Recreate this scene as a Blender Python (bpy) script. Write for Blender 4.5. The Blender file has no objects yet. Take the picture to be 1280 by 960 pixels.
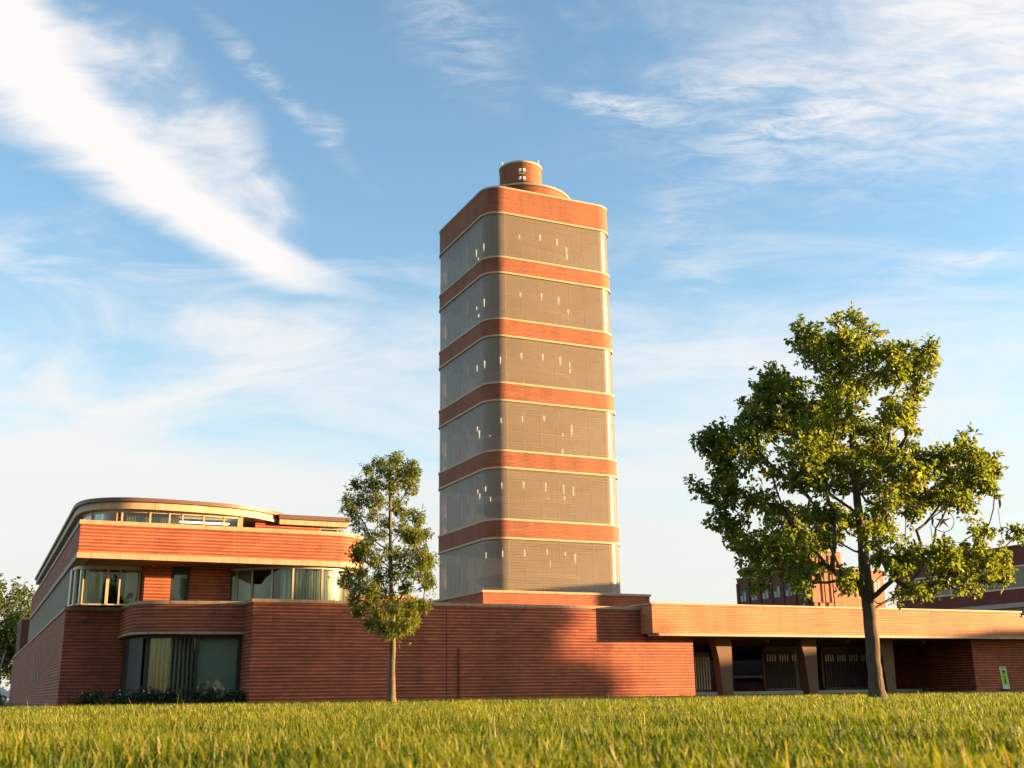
import bpy, bmesh, math, random
import numpy as np
from mathutils import Vector, Matrix
R = math.radians
C = bpy.context.scene
col = C.collection

EXPOSURE = 2.5
SKY_STRENGTH = 0.08
SKY_TINT = (1.14, 1.17, 1.16, 1)
CLOUD_HI = (2.25, 2.18, 2.12, 1)
CLOUD_LO = (1.92, 1.88, 1.83, 1)
STREAK = (1.14146, -.03864, .33847)      # height of the long cloud over its bearing
FAN = (-3.5645, -3.2290, -.03182)
# ------------------------------------------------------------------ camera
PITCH, YAW, ROLL, FPX = R(15.455), R(64.67), R(-0.807), 1393.8
fwd = Vector((math.cos(YAW)*math.cos(PITCH), math.sin(YAW)*math.cos(PITCH), math.sin(PITCH)))
rt0 = Vector((math.sin(YAW), -math.cos(YAW), 0)); up0 = rt0.cross(fwd)
rt = rt0*math.cos(ROLL)+up0*math.sin(ROLL); up = up0*math.cos(ROLL)-rt0*math.sin(ROLL)
FH = Vector((math.cos(YAW), math.sin(YAW), 0)); RH = rt0
cam_d = bpy.data.cameras.new('camera'); cam = bpy.data.objects.new('camera', cam_d); col.objects.link(cam)
cam.matrix_world = Matrix(((rt.x, up.x, -fwd.x, 0), (rt.y, up.y, -fwd.y, 0), (rt.z, up.z, -fwd.z, 0), (0, 0, 0, 1)))
cam_d.sensor_width = 36; cam_d.lens = FPX*36/1280
cam_d.clip_start = 0.05; cam_d.clip_end = 5000
cam_d.dof.use_dof = True; cam_d.dof.focus_distance = 45; cam_d.dof.aperture_fstop = 5.0
C.camera = cam
C.render.engine = 'CYCLES'
C.render.resolution_x = 1024; C.render.resolution_y = 768
C.cycles.max_bounces = 8; C.cycles.transparent_max_bounces = 16
C.view_settings.view_transform = 'Standard'; C.view_settings.look = 'None'
C.view_settings.exposure = EXPOSURE
C.view_settings.gamma = 1

# ------------------------------------------------------------------ sun and sky
SUN_AZ, SUN_EL = R(-23), R(5.0)
sd = bpy.data.lights.new('sun', 'SUN'); sun = bpy.data.objects.new('sun', sd); col.objects.link(sun)
sd.energy = 5.0; sd.angle = R(0.55); sd.color = (1.0, 0.60, 0.27)
sv = Vector((math.cos(SUN_AZ)*math.cos(SUN_EL), math.sin(SUN_AZ)*math.cos(SUN_EL), math.sin(SUN_EL)))
sun.rotation_euler = sv.to_track_quat('Z', 'Y').to_euler()

W = bpy.data.worlds.new('World'); C.world = W; W.use_nodes = True
nt = W.node_tree; nt.nodes.clear()
class NB:
    """tiny helper to write node maths"""
    def __init__(s, nt): s.nt = nt
    def new(s, t, **k):
        n = s.nt.nodes.new(t)
        for a, b in k.items(): setattr(n, a, b)
        return n
    def put(s, sock, v):
        if isinstance(v, bpy.types.NodeSocket): s.nt.links.new(v, sock)
        elif v is not None: sock.default_value = v
    def m(s, op, a, b=None, c=None, clamp=False):
        n = s.new('ShaderNodeMath', operation=op, use_clamp=clamp)
        s.put(n.inputs[0], a)
        if b is not None: s.put(n.inputs[1], b)
        if c is not None: s.put(n.inputs[2], c)
        return n.outputs[0]
    def ss(s, x, lo, hi):           # smooth step, lo may exceed hi
        n = s.new('ShaderNodeMapRange', interpolation_type='SMOOTHSTEP')
        if lo <= hi: a, b, c, d = lo, hi, 0.0, 1.0
        else: a, b, c, d = hi, lo, 1.0, 0.0
        s.put(n.inputs[0], x); n.inputs[1].default_value = a; n.inputs[2].default_value = b
        n.inputs[3].default_value = c; n.inputs[4].default_value = d
        return n.outputs[0]
    def noise(s, vec, scale, detail=6, rough=.55, dist=0.0):
        n = s.new('ShaderNodeTexNoise'); s.put(n.inputs['Vector'], vec)
        n.inputs['Scale'].default_value = scale; n.inputs['Detail'].default_value = detail
        n.inputs['Roughness'].default_value = rough; n.inputs['Distortion'].default_value = dist
        return n.outputs[0]
    def map(s, vec, scale=(1, 1, 1), rot=(0, 0, 0), loc=(0, 0, 0)):
        n = s.new('ShaderNodeMapping'); s.put(n.inputs[0], vec)
        n.inputs['Scale'].default_value = scale; n.inputs['Rotation'].default_value = rot; n.inputs['Location'].default_value = loc
        return n.outputs[0]
    def dot(s, v, c):
        n = s.new('ShaderNodeVectorMath', operation='DOT_PRODUCT'); s.put(n.inputs[0], v); n.inputs[1].default_value = c
        return n.outputs['Value']
    def mix(s, f, a, b, bt='MIX'):
        n = s.new('ShaderNodeMix', data_type='RGBA', blend_type=bt)
        s.put(n.inputs[0], f); s.put(n.inputs[6], a); s.put(n.inputs[7], b)
        return n.outputs[2]

b = NB(nt)
sky = b.new('ShaderNodeTexSky', sky_type='NISHITA', sun_disc=False, sun_elevation=SUN_EL, sun_rotation=R(90)-SUN_AZ)
sky.air_density = 1.0; sky.dust_density = 0.6; sky.ozone_density = 2.0
tc = b.new('ShaderNodeTexCoord').outputs['Generated']
dF = b.m('MAXIMUM', b.dot(tc, FH), 0.12)
A = b.m('DIVIDE', b.dot(tc, RH), dF)              # plan bearing and height of the sky direction
E_ = b.m('DIVIDE', b.dot(tc, (0, 0, 1)), dF)
cmb = b.new('ShaderNodeCombineXYZ'); b.put(cmb.inputs[0], A); b.put(cmb.inputs[1], E_); P = cmb.outputs[0]
n_big = b.noise(b.map(P, (3, 4.5, 1), (0, 0, R(28))), 1.0, 5, .55, .6)
n_fib = b.noise(b.map(P, (5, 26, 1), (0, 0, R(38))), 1.0, 9, .62, .8)      # fibres along the long streak
n_hor = b.noise(b.map(P, (3.2, 12, 1), (0, 0, R(7)), (3, 1, 0)), 1.0, 9, .6, .9)
n_fine = b.noise(b.map(P, (16, 60, 1), (0, 0, R(16)), (2, 7, 0)), 1.0, 9, .68, .6)
n_puf = b.noise(b.map(P, (8, 13, 1), (0, 0, R(24)), (5, 2, 0)), 1.0, 11, .60, .5)
def c0(x, k=.5): return b.m('SUBTRACT', x, k)
# long bright streak falling from the upper left
A2 = b.m('MULTIPLY', A, A)
ec = b.m('ADD', b.m('ADD', b.m('MULTIPLY', A2, STREAK[0]), b.m('MULTIPLY', A, STREAK[1])), STREAK[2])
d1 = b.m('SUBTRACT', E_, ec)
d1 = b.m('ADD', d1, b.m('MULTIPLY', c0(n_big), .05))
wd = b.m('ADD', b.m('MULTIPLY', b.m('SUBTRACT', -.125, A), .175), .008)
wd = b.m('ADD', wd, b.m('MULTIPLY', b.ss(A, -.38, -.55), .035)); wd = b.m('MAXIMUM', wd, .004)
r1 = b.m('DIVIDE', b.m('ABSOLUTE', d1), wd)
r1 = b.m('ADD', r1, b.m('MULTIPLY', c0(n_fib), 1.0))
F1 = b.m('MULTIPLY', b.ss(r1, 1.25, .35), b.ss(A, -.105, -.24))
# thinner fan above it
up1 = b.m('ADD', b.m('ADD', b.m('MULTIPLY', A2, FAN[0]), b.m('MULTIPLY', A, FAN[1])), FAN[2])
u = b.m('SUBTRACT', up1, E_)
u = b.m('ADD', u, b.m('MULTIPLY', c0(n_puf), .11))
F2 = b.m('MULTIPLY', b.ss(u, -.01, .07), b.ss(d1, -.02, .03))
F2 = b.m('MULTIPLY', F2, b.ss(A, -.18, -.23))
F2 = b.m('MULTIPLY', F2, b.m('ADD', b.m('MULTIPLY', b.ss(n_puf, .36, .64), .58), .16))
# broad veil low down
lo = b.m('ADD', E_, b.m('MULTIPLY', c0(n_hor), -.55))
lo = b.m('ADD', lo, b.m('MULTIPLY', c0(n_big), -.16))
lo = b.m('ADD', lo, b.m('MULTIPLY', A, .01))
F3 = b.m('MULTIPLY', b.ss(lo, .46, .13), .88)
F3b = b.m('MULTIPLY', b.m('MULTIPLY', b.ss(n_hor, .47, .66), b.ss(E_, .50, .36)), b.m('MULTIPLY', b.ss(A, .0, -.3), .42))
# upper right bank with ragged tongues
dx = b.m('DIVIDE', b.m('SUBTRACT', A, .62), .36); dy = b.m('DIVIDE', b.m('SUBTRACT', E_, .66), .15)
rr = b.m('SQRT', b.m('ADD', b.m('MULTIPLY', dx, dx), b.m('MULTIPLY', dy, dy)))
rr = b.m('ADD', rr, b.m('MULTIPLY', c0(n_puf), 1.5))
F4 = b.m('MULTIPLY', b.m('MULTIPLY', b.ss(rr, 1.5, .3), .92), b.m('ADD', b.m('MULTIPLY', b.ss(n_fine, .3, .65), .35), .65))
def wisp(a, e, la, le, amp, rot=0.0, ns=None):
    ca, sa = math.cos(rot), math.sin(rot)
    x = b.m('SUBTRACT', A, a); y = b.m('SUBTRACT', E_, e)
    x2 = b.m('DIVIDE', b.m('ADD', b.m('MULTIPLY', x, ca), b.m('MULTIPLY', y, sa)), la)
    y2 = b.m('DIVIDE', b.m('SUBTRACT', b.m('MULTIPLY', y, ca), b.m('MULTIPLY', x, sa)), le)
    q = b.m('SQRT', b.m('ADD', b.m('MULTIPLY', x2, x2), b.m('MULTIPLY', y2, y2)))
    q = b.m('ADD', q, b.m('MULTIPLY', c0(n_puf), 1.3))
    return b.m('MULTIPLY', b.m('MULTIPLY', b.ss(q, 1.5, -.2), amp*1.15), b.ss(n_fine, .34, .70))
WS = [wisp(.115, .562, .07, .016, .9, -.2), wisp(.245, .585, .12, .018, .5, .12, n_hor), wisp(.30, .545, .10, .028, .7, .3),
      wisp(.38, .54, .26, .09, .45, .1), wisp(.172, .415, .035, .06, .45, .5), wisp(-.18, .545, .022, .014, .45, -.7), wisp(-.235, .59, .11, .012, .45, -.85),
      wisp(.45, .393, .13, .016, .6, .10, n_hor), wisp(-.05, .65, .10, .05, .35, -1.0), wisp(.255, .337, .022, .005, .45, 0), wisp(-.15, .30, .25, .04, .35, -.3, n_hor),
      wisp(.5, .30, .25, .03, .4, .15, n_hor), wisp(.12, .20, .3, .03, .35, .1, n_hor)]
al = F1
def over(x, y): return b.m('SUBTRACT', b.m('ADD', x, y), b.m('MULTIPLY', x, y))
for f in [F2, F3, F3b, F4]+WS: al = over(al, f)
# the rest of the sky, behind the viewer, carries loose cirrus too
n_oth = b.noise(b.map(tc, (1.5, 3, 5)), 1.3, 7, .6, .8)
oth = b.m('MULTIPLY', b.ss(n_oth, .45, .75), .6)
front = b.ss(b.dot(tc, FH), .12, .35)
al = b.m('ADD', b.m('MULTIPLY', al, front), b.m('MULTIPLY', oth, b.m('SUBTRACT', 1.0, front)))
al = b.m('MINIMUM', al, .96)
skyc = b.mix(1.0, sky.outputs[0], SKY_TINT, 'MULTIPLY')
hz = b.ss(b.dot(tc, (0, 0, 1)), .40, .0)
cc = b.mix(hz, CLOUD_HI, CLOUD_LO)
fin = b.mix(al, skyc, cc)
bg = b.new('ShaderNodeBackground'); b.put(bg.inputs[0], fin); bg.inputs[1].default_value = SKY_STRENGTH
b.put(b.new('ShaderNodeOutputWorld').inputs[0], bg.outputs[0])

# ------------------------------------------------------------------ helpers
def tag(o, label, cat, group=None, kind=None):
    if label: o['label'] = label
    if cat: o['category'] = cat
    if group: o['group'] = group
    if kind: o['kind'] = kind
    return o
def thing(name, loc, label, cat, group=None):
    o = bpy.data.objects.new(name, None); col.objects.link(o); o.location = loc; o.empty_display_size = .5
    return tag(o, label, cat, group)
def mesh_obj(name, V, F, mat, parent=None, smooth=None):
    me = bpy.data.meshes.new(name); me.from_pydata([tuple(v) for v in V], [], [tuple(f) for f in F])
    me.materials.append(mat)
    if smooth is not None:
        me.polygons.foreach_set('use_smooth', [True]*len(me.polygons)); me.set_sharp_from_angle(angle=R(smooth))
    me.update()
    o = bpy.data.objects.new(name, me); col.objects.link(o)
    if parent is not None:
        o.parent = parent
        wl = Vector(parent.location)
        if parent.parent is not None: wl = wl + Vector(parent.parent.location)
        o.matrix_parent_inverse = Matrix.Identity(4)
        o.location = -wl
    return o
class MB:
    def __init__(s): s.V = []; s.F = []; s.P = []
    def add(s, V, F):
        n = len(s.V); s.P.append((n, len(s.F))); s.V += [tuple(v) for v in V]; s.F += [tuple(i+n for i in f) for f in F]; return s
    def box(s, x0, x1, y0, y1, z0, z1):
        return s.add([(x0, y0, z0), (x1, y0, z0), (x1, y1, z0), (x0, y1, z0), (x0, y0, z1), (x1, y0, z1), (x1, y1, z1), (x0, y1, z1)],
              [(0, 3, 2, 1), (4, 5, 6, 7), (0, 1, 5, 4), (1, 2, 6, 5), (2, 3, 7, 6), (3, 0, 4, 7)])
    def obox(s, c, hx, hy, hz, rz=0, rx=0):
        m = Matrix.Translation(c) @ Matrix.Rotation(rz, 4, 'Z') @ Matrix.Rotation(rx, 4, 'X')
        P = [m @ Vector((i*hx, j*hy, k*hz)) for k in (-1, 1) for i, j in ((-1, -1), (1, -1), (1, 1), (-1, 1))]
        return s.add(P, [(0, 3, 2, 1), (4, 5, 6, 7), (0, 1, 5, 4), (1, 2, 6, 5), (2, 3, 7, 6), (3, 0, 4, 7)])
    def ribbon(s, pts, z0, z1, t, closed=False, rec=0.0):
        """wall along pts; the outside is on the right hand of travel; rec moves the outer face inwards"""
        P = [Vector((p[0], p[1])) for p in pts]; n = len(P)
        def nrm(i):
            a = P[(i-1) % n] if (closed or i > 0) else None; c = P[(i+1) % n] if (closed or i < n-1) else None
            ns = []
            if a is not None and (P[i]-a).length > 1e-6: d = (P[i]-a).normalized(); ns.append(Vector((-d.y, d.x)))
            if c is not None and (c-P[i]).length > 1e-6: d = (c-P[i]).normalized(); ns.append(Vector((-d.y, d.x)))
            m = sum(ns, Vector((0, 0)))/len(ns); k = m.length
            return m/(k*k) if k > .3 else m
        N = [nrm(i) for i in range(n)]
        O = [P[i]+N[i]*rec for i in range(n)]; I = [P[i]+N[i]*(rec+t) for i in range(n)]
        V = [(p.x, p.y, z0) for p in O]+[(p.x, p.y, z1) for p in O]+[(p.x, p.y, z0) for p in I]+[(p.x, p.y, z1) for p in I]
        F = []
        for i in range(n if closed else n-1):
            j = (i+1) % n
            F += [(i, j, n+j, n+i), (2*n+j, 2*n+i, 3*n+i, 3*n+j), (n+i, n+j, 3*n+j, 3*n+i), (j, i, 2*n+i, 2*n+j)]
        if not closed: F += [(0, n, 3*n, 2*n), (n-1, 3*n-1, 4*n-1, 2*n-1)]
        return s.add(V, F)
    def poly(s, pts, z0, z1):
        n = len(pts); V = [(p[0], p[1], z0) for p in pts]+[(p[0], p[1], z1) for p in pts]
        return s.add(V, [tuple(range(n-1, -1, -1)), tuple(range(n, 2*n))]+[(i, (i+1) % n, n+(i+1) % n, n+i) for i in range(n)])
    def tube(s, pts, rad, k=8, caps=True):
        pts = [Vector(p) for p in pts]; n = len(pts)
        if not hasattr(rad, '__len__'): rad = [rad]*n
        V = []; ref = None
        for i in range(n):
            d = (pts[min(i+1, n-1)]-pts[max(i-1, 0)]).normalized()
            if ref is None: ref = d.orthogonal().normalized()
            ref = (ref-d*ref.dot(d)); ref = ref.normalized() if ref.length > 1e-5 else d.orthogonal().normalized()
            q = d.cross(ref)
            for j in range(k):
                a = 2*math.pi*j/k; V.append(pts[i]+(ref*math.cos(a)+q*math.sin(a))*rad[i])
        F = [(i*k+j, i*k+(j+1) % k, (i+1)*k+(j+1) % k, (i+1)*k+j) for i in range(n-1) for j in range(k)]
        if caps: F += [tuple(range(k-1, -1, -1)), tuple((n-1)*k+j for j in range(k))]
        return s.add(V, F)
    def lathe(s, cx, cy, prof, k=64):
        n = len(prof); V = [(cx+r*math.cos(2*math.pi*j/k), cy+r*math.sin(2*math.pi*j/k), z) for r, z in prof for j in range(k)]
        F = [(i*k+j, i*k+(j+1) % k, (i+1)*k+(j+1) % k, (i+1)*k+j) for i in range(n-1) for j in range(k)]
        F += [tuple(range(k-1, -1, -1)), tuple((n-1)*k+j for j in range(k))]
        return s.add(V, F)
    def build(s, name, mat, parent=None, smooth=None): return mesh_obj(name, s.V, s.F, mat, parent, smooth)
def part(name, mat, parent, fn, smooth=None, label=None, split=True):
    """one part per separate piece drawn by fn"""
    m = MB(); fn(m)
    if split and len(m.P) > 1:
        for k, (v0, f0) in enumerate(m.P):
            v1, f1 = m.P[k+1] if k+1 < len(m.P) else (len(m.V), len(m.F))
            o = mesh_obj(name, m.V[v0:v1], [tuple(i-v0 for i in f) for f in m.F[f0:f1]], mat, parent, smooth)
            if label: o['label'] = label
        return o
    o = m.build(name, mat, parent, smooth)
    if label: o['label'] = label
    return o
def arc(cx, cy, r, a0, a1, n=12, ry=None):
    ry = r if ry is None else ry
    return [(cx+r*math.cos(R(a0+(a1-a0)*i/n)), cy+ry*math.sin(R(a0+(a1-a0)*i/n))) for i in range(n+1)]
def smoothpts(pts, it=3):
    for _ in range(it):
        q = [pts[0]]
        for a, c in zip(pts[:-1], pts[1:]):
            q += [(a[0]*.75+c[0]*.25, a[1]*.75+c[1]*.25), (a[0]*.25+c[0]*.75, a[1]*.25+c[1]*.75)]
        pts = q+[pts[-1]]
    return pts

# ------------------------------------------------------------------ materials
def mat_new(name):
    m = bpy.data.materials.new(name); m.use_nodes = True; nt = m.node_tree; nt.nodes.clear()
    b = NB(nt); out = b.new('ShaderNodeOutputMaterial'); p = b.new('ShaderNodeBsdfPrincipled'); nt.links.new(p.outputs[0], out.inputs[0])
    return m, b, p, out
def geo(b): return b.new('ShaderNodeNewGeometry').outputs['Position']
def bump(b, p, h, st, dist):
    n = b.new('ShaderNodeBump'); n.inputs['Strength'].default_value = st; n.inputs['Distance'].default_value = dist
    b.put(n.inputs['Height'], h); b.put(p.inputs['Normal'], n.outputs[0]); return n
def plain(name, colr, rough=.6, var=.18, scale=3.0, metal=0.0, bmp=0.0, joint=0.0):
    m, b, p, o = mat_new(name); g = geo(b)
    n = b.noise(g, scale, 6, .6); f = b.m('ADD', b.m('MULTIPLY', n, 2*var), 1-var)
    if joint:       # butt joints and rain streaks
        sx = b.new('ShaderNodeSeparateXYZ'); b.put(sx.inputs[0], g)
        k = b.m('FRACT', b.m('ADD', b.m('DIVIDE', b.m('ADD', sx.outputs[0], sx.outputs[1]), joint), 400.0))
        f = b.m('MULTIPLY', f, b.m('ADD', b.m('MULTIPLY', b.ss(b.m('ABSOLUTE', c_(b, k)), .494, .486), .45), .55))
        f = b.m('MULTIPLY', f, b.m('ADD', b.m('MULTIPLY', b.ss(b.noise(b.map(g, (5, 5, .5)), 1.0, 5, .6), .35, .6), .22), .82))
    c = b.mix(1.0, (*colr, 1), f, 'MULTIPLY'); b.put(p.inputs['Base Color'], c)
    p.inputs['Roughness'].default_value = rough; p.inputs['Metallic'].default_value = metal
    if bmp: bump(b, p, b.noise(g, scale*12, 5, .6), .5, bmp)
    return m
def brick(name, colr, pitch=.135, joint=.44, jdark=.42, depth=.022, var=.34):
    """long thin bricks with deep raked bed joints"""
    m, b, p, o = mat_new(name); g = geo(b)
    sx = b.new('ShaderNodeSeparateXYZ'); b.put(sx.inputs[0], g); z = sx.outputs[2]
    zz = b.m('ADD', z, b.m('MULTIPLY', c_(b, b.noise(b.map(g, (.7, .7, .0)), 1.0, 3, .5)), .03))
    zr = b.m('DIVIDE', zz, pitch); fr = b.m('FRACT', b.m('ADD', zr, 500.0)); row = b.m('FLOOR', zr)
    j = b.m('MULTIPLY', b.ss(fr, 0, .14), b.ss(fr, 1.06-joint, .92-joint))        # 1 on the brick face, 0 in the joint
    # second, finer bed joint through the course
    xy = b.m('ADD', sx.outputs[0], sx.outputs[1])
    cell = b.m('FLOOR', b.m('ADD', b.m('DIVIDE', xy, .33), b.m('MULTIPLY', row, 0.5)))
    cv = b.new('ShaderNodeCombineXYZ'); b.put(cv.inputs[0], cell); b.put(cv.inputs[1], row)
    wn = b.new('ShaderNodeTexWhiteNoise'); b.put(wn.inputs['Vector'], cv.outputs[0])
    big = b.noise(g, .35, 5, .6); lay = b.noise(b.map(g, (.5, .5, 7)), 1.0, 6, .6)
    v = b.m('ADD', b.m('MULTIPLY', c_(b, wn.outputs['Value']), var), b.m('MULTIPLY', c_(b, big), .55))
    v = b.m('ADD', b.m('ADD', v, b.m('MULTIPLY', c_(b, lay), .55)), 1.0)
    v = b.m('MULTIPLY', v, b.m('ADD', b.m('MULTIPLY', b.ss(b.noise(b.map(g, (.9, .9, .16)), 1.0, 7, .62), .36, .58), .26), .80))     # rain streaks
    c1 = b.mix(1.0, (*colr, 1), v, 'MULTIPLY')
    c2 = b.mix(b.m('MULTIPLY', b.ss(lay, .5, .7), .6), c1, (colr[0]*1.2, colr[1]*1.4, colr[2]*1.3, 1))
    dk = b.mix(1.0, c2, (jdark, jdark*.72, jdark*.7, 1), 'MULTIPLY')
    b.put(p.inputs['Base Color'], b.mix(j, dk, c2)); p.inputs['Roughness'].default_value = .78
    h = b.m('ADD', j, b.m('MULTIPLY', b.noise(g, 40, 4, .6), .25))
    bump(b, p, h, .9, depth)
    return m
def c_(b, x, k=.5): return b.m('SUBTRACT', x, k)

BR = brick('red_brick', (.37, .098, .040), jdark=.52)
BR_T = brick('tower_brick', (.235, .074, .026), pitch=.11, joint=.25, jdark=.62, depth=.008, var=.16)
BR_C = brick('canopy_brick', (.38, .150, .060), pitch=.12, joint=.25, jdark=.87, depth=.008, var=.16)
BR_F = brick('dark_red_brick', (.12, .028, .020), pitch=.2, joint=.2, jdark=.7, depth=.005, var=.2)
BR_LIT = brick('sunlit_orange_brick', (.32, .11, .045), pitch=.2, joint=.2, jdark=.7, depth=.005, var=.2)  # brighter brick for the warehouse front, sunlight put into its colour
STONE = plain('limestone_trim', (.36, .235, .13), .65, .26, 2.2, 0, .006, 1.45)
TRIM_T = plain('tower_trim', (.42, .29, .17), .6, .1, 1.5)
ROOFC = plain('roof_fascia', (.42, .28, .16), .6, .16, 1.5, 0, .003, 2.4)
COPPER = plain('dark_roof_edge', (.10, .055, .035), .5, .3, 1.2)
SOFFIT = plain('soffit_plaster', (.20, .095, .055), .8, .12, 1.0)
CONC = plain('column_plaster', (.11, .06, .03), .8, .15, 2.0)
MUL = plain('window_metal', (.45, .38, .30), .4, .15, 4, .3)
TBAR = plain('tube_joint', (.30, .24, .15), .4, .1, 4)
BLK = plain('black_metal', (.012, .012, .013), .5, .2, 4)
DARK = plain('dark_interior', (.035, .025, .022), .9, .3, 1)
GATE = plain('gate_metal', (.05, .016, .012), .5, .2, 3)
PALE = plain('pale_bars', (.5, .46, .40), .5, .2, 3)
KERB = plain('kerb_concrete', (.50, .47, .43), .8, .2, 1.5)
STEEL = plain('white_paint', (.75, .74, .70), .45, .08, 3)
def lamp_mat():
    m, b, p, o = mat_new('lit_lamp'); p.inputs['Base Color'].default_value = (.8, .7, .5, 1)
    p.inputs['Emission Color'].default_value = (1, .80, .50, 1); p.inputs['Emission Strength'].default_value = .95; return m
LAMPM = lamp_mat()

def glass_pane(name, tint, refl=.0, rough=.01):
    m, b, p, o = mat_new(name)
    tr = b.new('ShaderNodeBsdfTransparent'); tr.inputs[0].default_value = (*tint, 1)
    gl = b.new('ShaderNodeBsdfGlossy'); gl.inputs['Roughness'].default_value = rough; gl.inputs[0].default_value = (.9, .9, .9, 1)
    fr = b.new('ShaderNodeFresnel'); fr.inputs[0].default_value = 1.5
    f = b.m('ADD', b.m('MULTIPLY', fr.outputs[0], .85), refl, clamp=True)
    g = geo(b); bn = b.new('ShaderNodeBump'); bn.inputs['Strength'].default_value = .15; bn.inputs['Distance'].default_value = .01
    b.put(bn.inputs['Height'], b.noise(g, .9, 2, .5)); b.put(gl.inputs['Normal'], bn.outputs[0])
    mx = b.new('ShaderNodeMixShader'); b.put(mx.inputs[0], f); b.put(mx.inputs[1], tr.outputs[0]); b.put(mx.inputs[2], gl.outputs[0])
    b.put(o.inputs[0], mx.outputs[0]); return m
def tube_glass(name, colr, trans, pitch=.055, rough=.28, spec=.5, frost=(.8, .75, .68)):
    """stacked horizontal glass tubes: half see-through, ridged"""
    m, b, p, o = mat_new(name); g = geo(b)
    sx = b.new('ShaderNodeSeparateXYZ'); b.put(sx.inputs[0], g)
    fr = b.m('FRACT', b.m('ADD', b.m('DIVIDE', sx.outputs[2], pitch), 500.0))
    k = b.m('SUBTRACT', b.m('MULTIPLY', fr, 2.0), 1.0); hgt = b.m('SQRT', b.m('SUBTRACT', 1.0, b.m('MULTIPLY', k, k)))
    gap = b.ss(hgt, .25, .5)
    f2 = b.m('FRACT', b.m('ADD', b.m('DIVIDE', sx.outputs[2], pitch*4), 500.0)); gap = b.m('MULTIPLY', gap, b.m('ADD', b.m('MULTIPLY', b.ss(b.m('ABSOLUTE', c_(b, f2)), .44, .34), .55), .45))
    st = b.noise(b.map(g, (.25, .25, 5)), 1.0, 6, .6); bl = b.noise(g, .22, 3, .5)
    v = b.m('ADD', b.m('ADD', b.m('MULTIPLY', c_(b, st), .45), b.m('MULTIPLY', c_(b, bl), .35)), 1.0)
    c = b.mix(1.0, (*colr, 1), v, 'MULTIPLY')
    c = b.mix(gap, b.mix(1.0, c, (.35, .33, .3, 1), 'MULTIPLY'), c)
    b.put(p.inputs['Base Color'], c); p.inputs['Roughness'].default_value = rough
    p.inputs['Specular IOR Level'].default_value = spec
    bump(b, p, hgt, .55, .016)
    tr = b.new('ShaderNodeBsdfTransparent'); tr.inputs[0].default_value = (*frost, 1)
    mx = b.new('ShaderNodeMixShader'); mx.inputs[0].default_value = trans
    b.put(mx.inputs[1], p.outputs[0]); b.put(mx.inputs[2], tr.outputs[0]); b.put(o.inputs[0], mx.outputs[0]); return m
def blinds(name, c1, c2, pitch=.11, duty=.5):
    m, b, p, o = mat_new(name); g = geo(b)
    sx = b.new('ShaderNodeSeparateXYZ'); b.put(sx.inputs[0], g)
    xy = b.m('ADD', sx.outputs[0], b.m('MULTIPLY', sx.outputs[1], .8))
    w = b.m('ADD', xy, b.m('MULTIPLY', c_(b, b.noise(g, 1.6, 2, .5)), .05))
    f = b.m('FRACT', b.m('ADD', b.m('DIVIDE', w, pitch), 300.0))
    k = b.ss(f, duty-.12, duty+.12)
    c = b.mix(k, (*c1, 1), (*c2, 1)); b.put(p.inputs['Base Color'], c); p.inputs['Roughness'].default_value = .7
    bump(b, p, k, .5, .02); return m
PANE = glass_pane('window_glass', (.82, .86, .80), .0)
PANE_D = glass_pane('dark_window_glass', (.80, .82, .78), .0)
TUBE = tube_glass('tower_glass_tubes', (.30, .245, .175), .52, .055, .22, .85)
TUBE_L = tube_glass('office_glass_tubes', (.34, .38, .36), .25, .06, .22, .6)
CURT = blinds('pale_blinds', (.78, .73, .58), (.38, .36, .30))
CURT2 = blinds('window_curtain', (.52, .50, .34), (.07, .07, .06), .13, .38)
DRAPE = plain('beige_drape', (.50, .46, .34), .8, .1, 2)
DRAPEG = plain('grey_green_drape', (.58, .62, .54), .8, .15, 1)

# ------------------------------------------------------------------ ground
GZ = -0.28
def ground_mat():
    m, b, p, o = mat_new('distant_ground'); g = geo(b)
    n = b.noise(g, .12, 8, .6); c = b.mix(b.ss(n, .35, .65), (.055, .075, .02, 1), (.10, .10, .035, 1))
    b.put(p.inputs['Base Color'], c); p.inputs['Roughness'].default_value = .95; return m
def lawn_mat():
    m, b, p, o = mat_new('lawn_soil'); g = geo(b)
    n = b.noise(g, 6, 9, .7); n2 = b.noise(g, .5, 4, .6)
    c = b.mix(b.ss(n, .35, .65), (.035, .045, .012, 1), (.11, .12, .03, 1)); c = b.mix(b.ss(n2, .4, .7), c, (.12, .105, .035, 1))
    b.put(p.inputs['Base Color'], c); p.inputs['Roughness'].default_value = .95; bump(b, p, n, 1.0, .05); return m
def asphalt():
    m, b, p, o = mat_new('asphalt'); g = geo(b)
    n = b.noise(g, 30, 5, .7); n2 = b.noise(g, .4, 5, .6)
    f = b.m('ADD', b.m('MULTIPLY', n, .5), b.m('MULTIPLY', n2, .7)); b.put(p.inputs['Base Color'], b.mix(1.0, (.07, .065, .06, 1), f, 'MULTIPLY'))
    p.inputs['Roughness'].default_value = .9; return m
def sheet(name, pts, z, mat):
    o = mesh_obj(name, [(x, y, z) for x, y in pts], [tuple(range(len(pts)))], mat); o['kind'] = 'structure'; return o
sheet('ground', [(-2500, -2500), (2500, -2500), (2500, 2500), (-2500, 2500)], GZ-.012, ground_mat())
sheet('lawn', [(-60, -30), (110, -30), (110, 43.2), (30.7, 43.2), (30.7, 46.9), (-60, 46.9)], GZ-.004, lawn_mat())
sheet('driveway', [(30.7, 43.2), (110, 43.2), (110, 74), (30.7, 74)], GZ, asphalt())
m = MB().box(31.2, 110, 49.2, 49.5, GZ-.05, GZ+.16); o = m.build('kerb', KERB); o['kind'] = 'structure'

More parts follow.
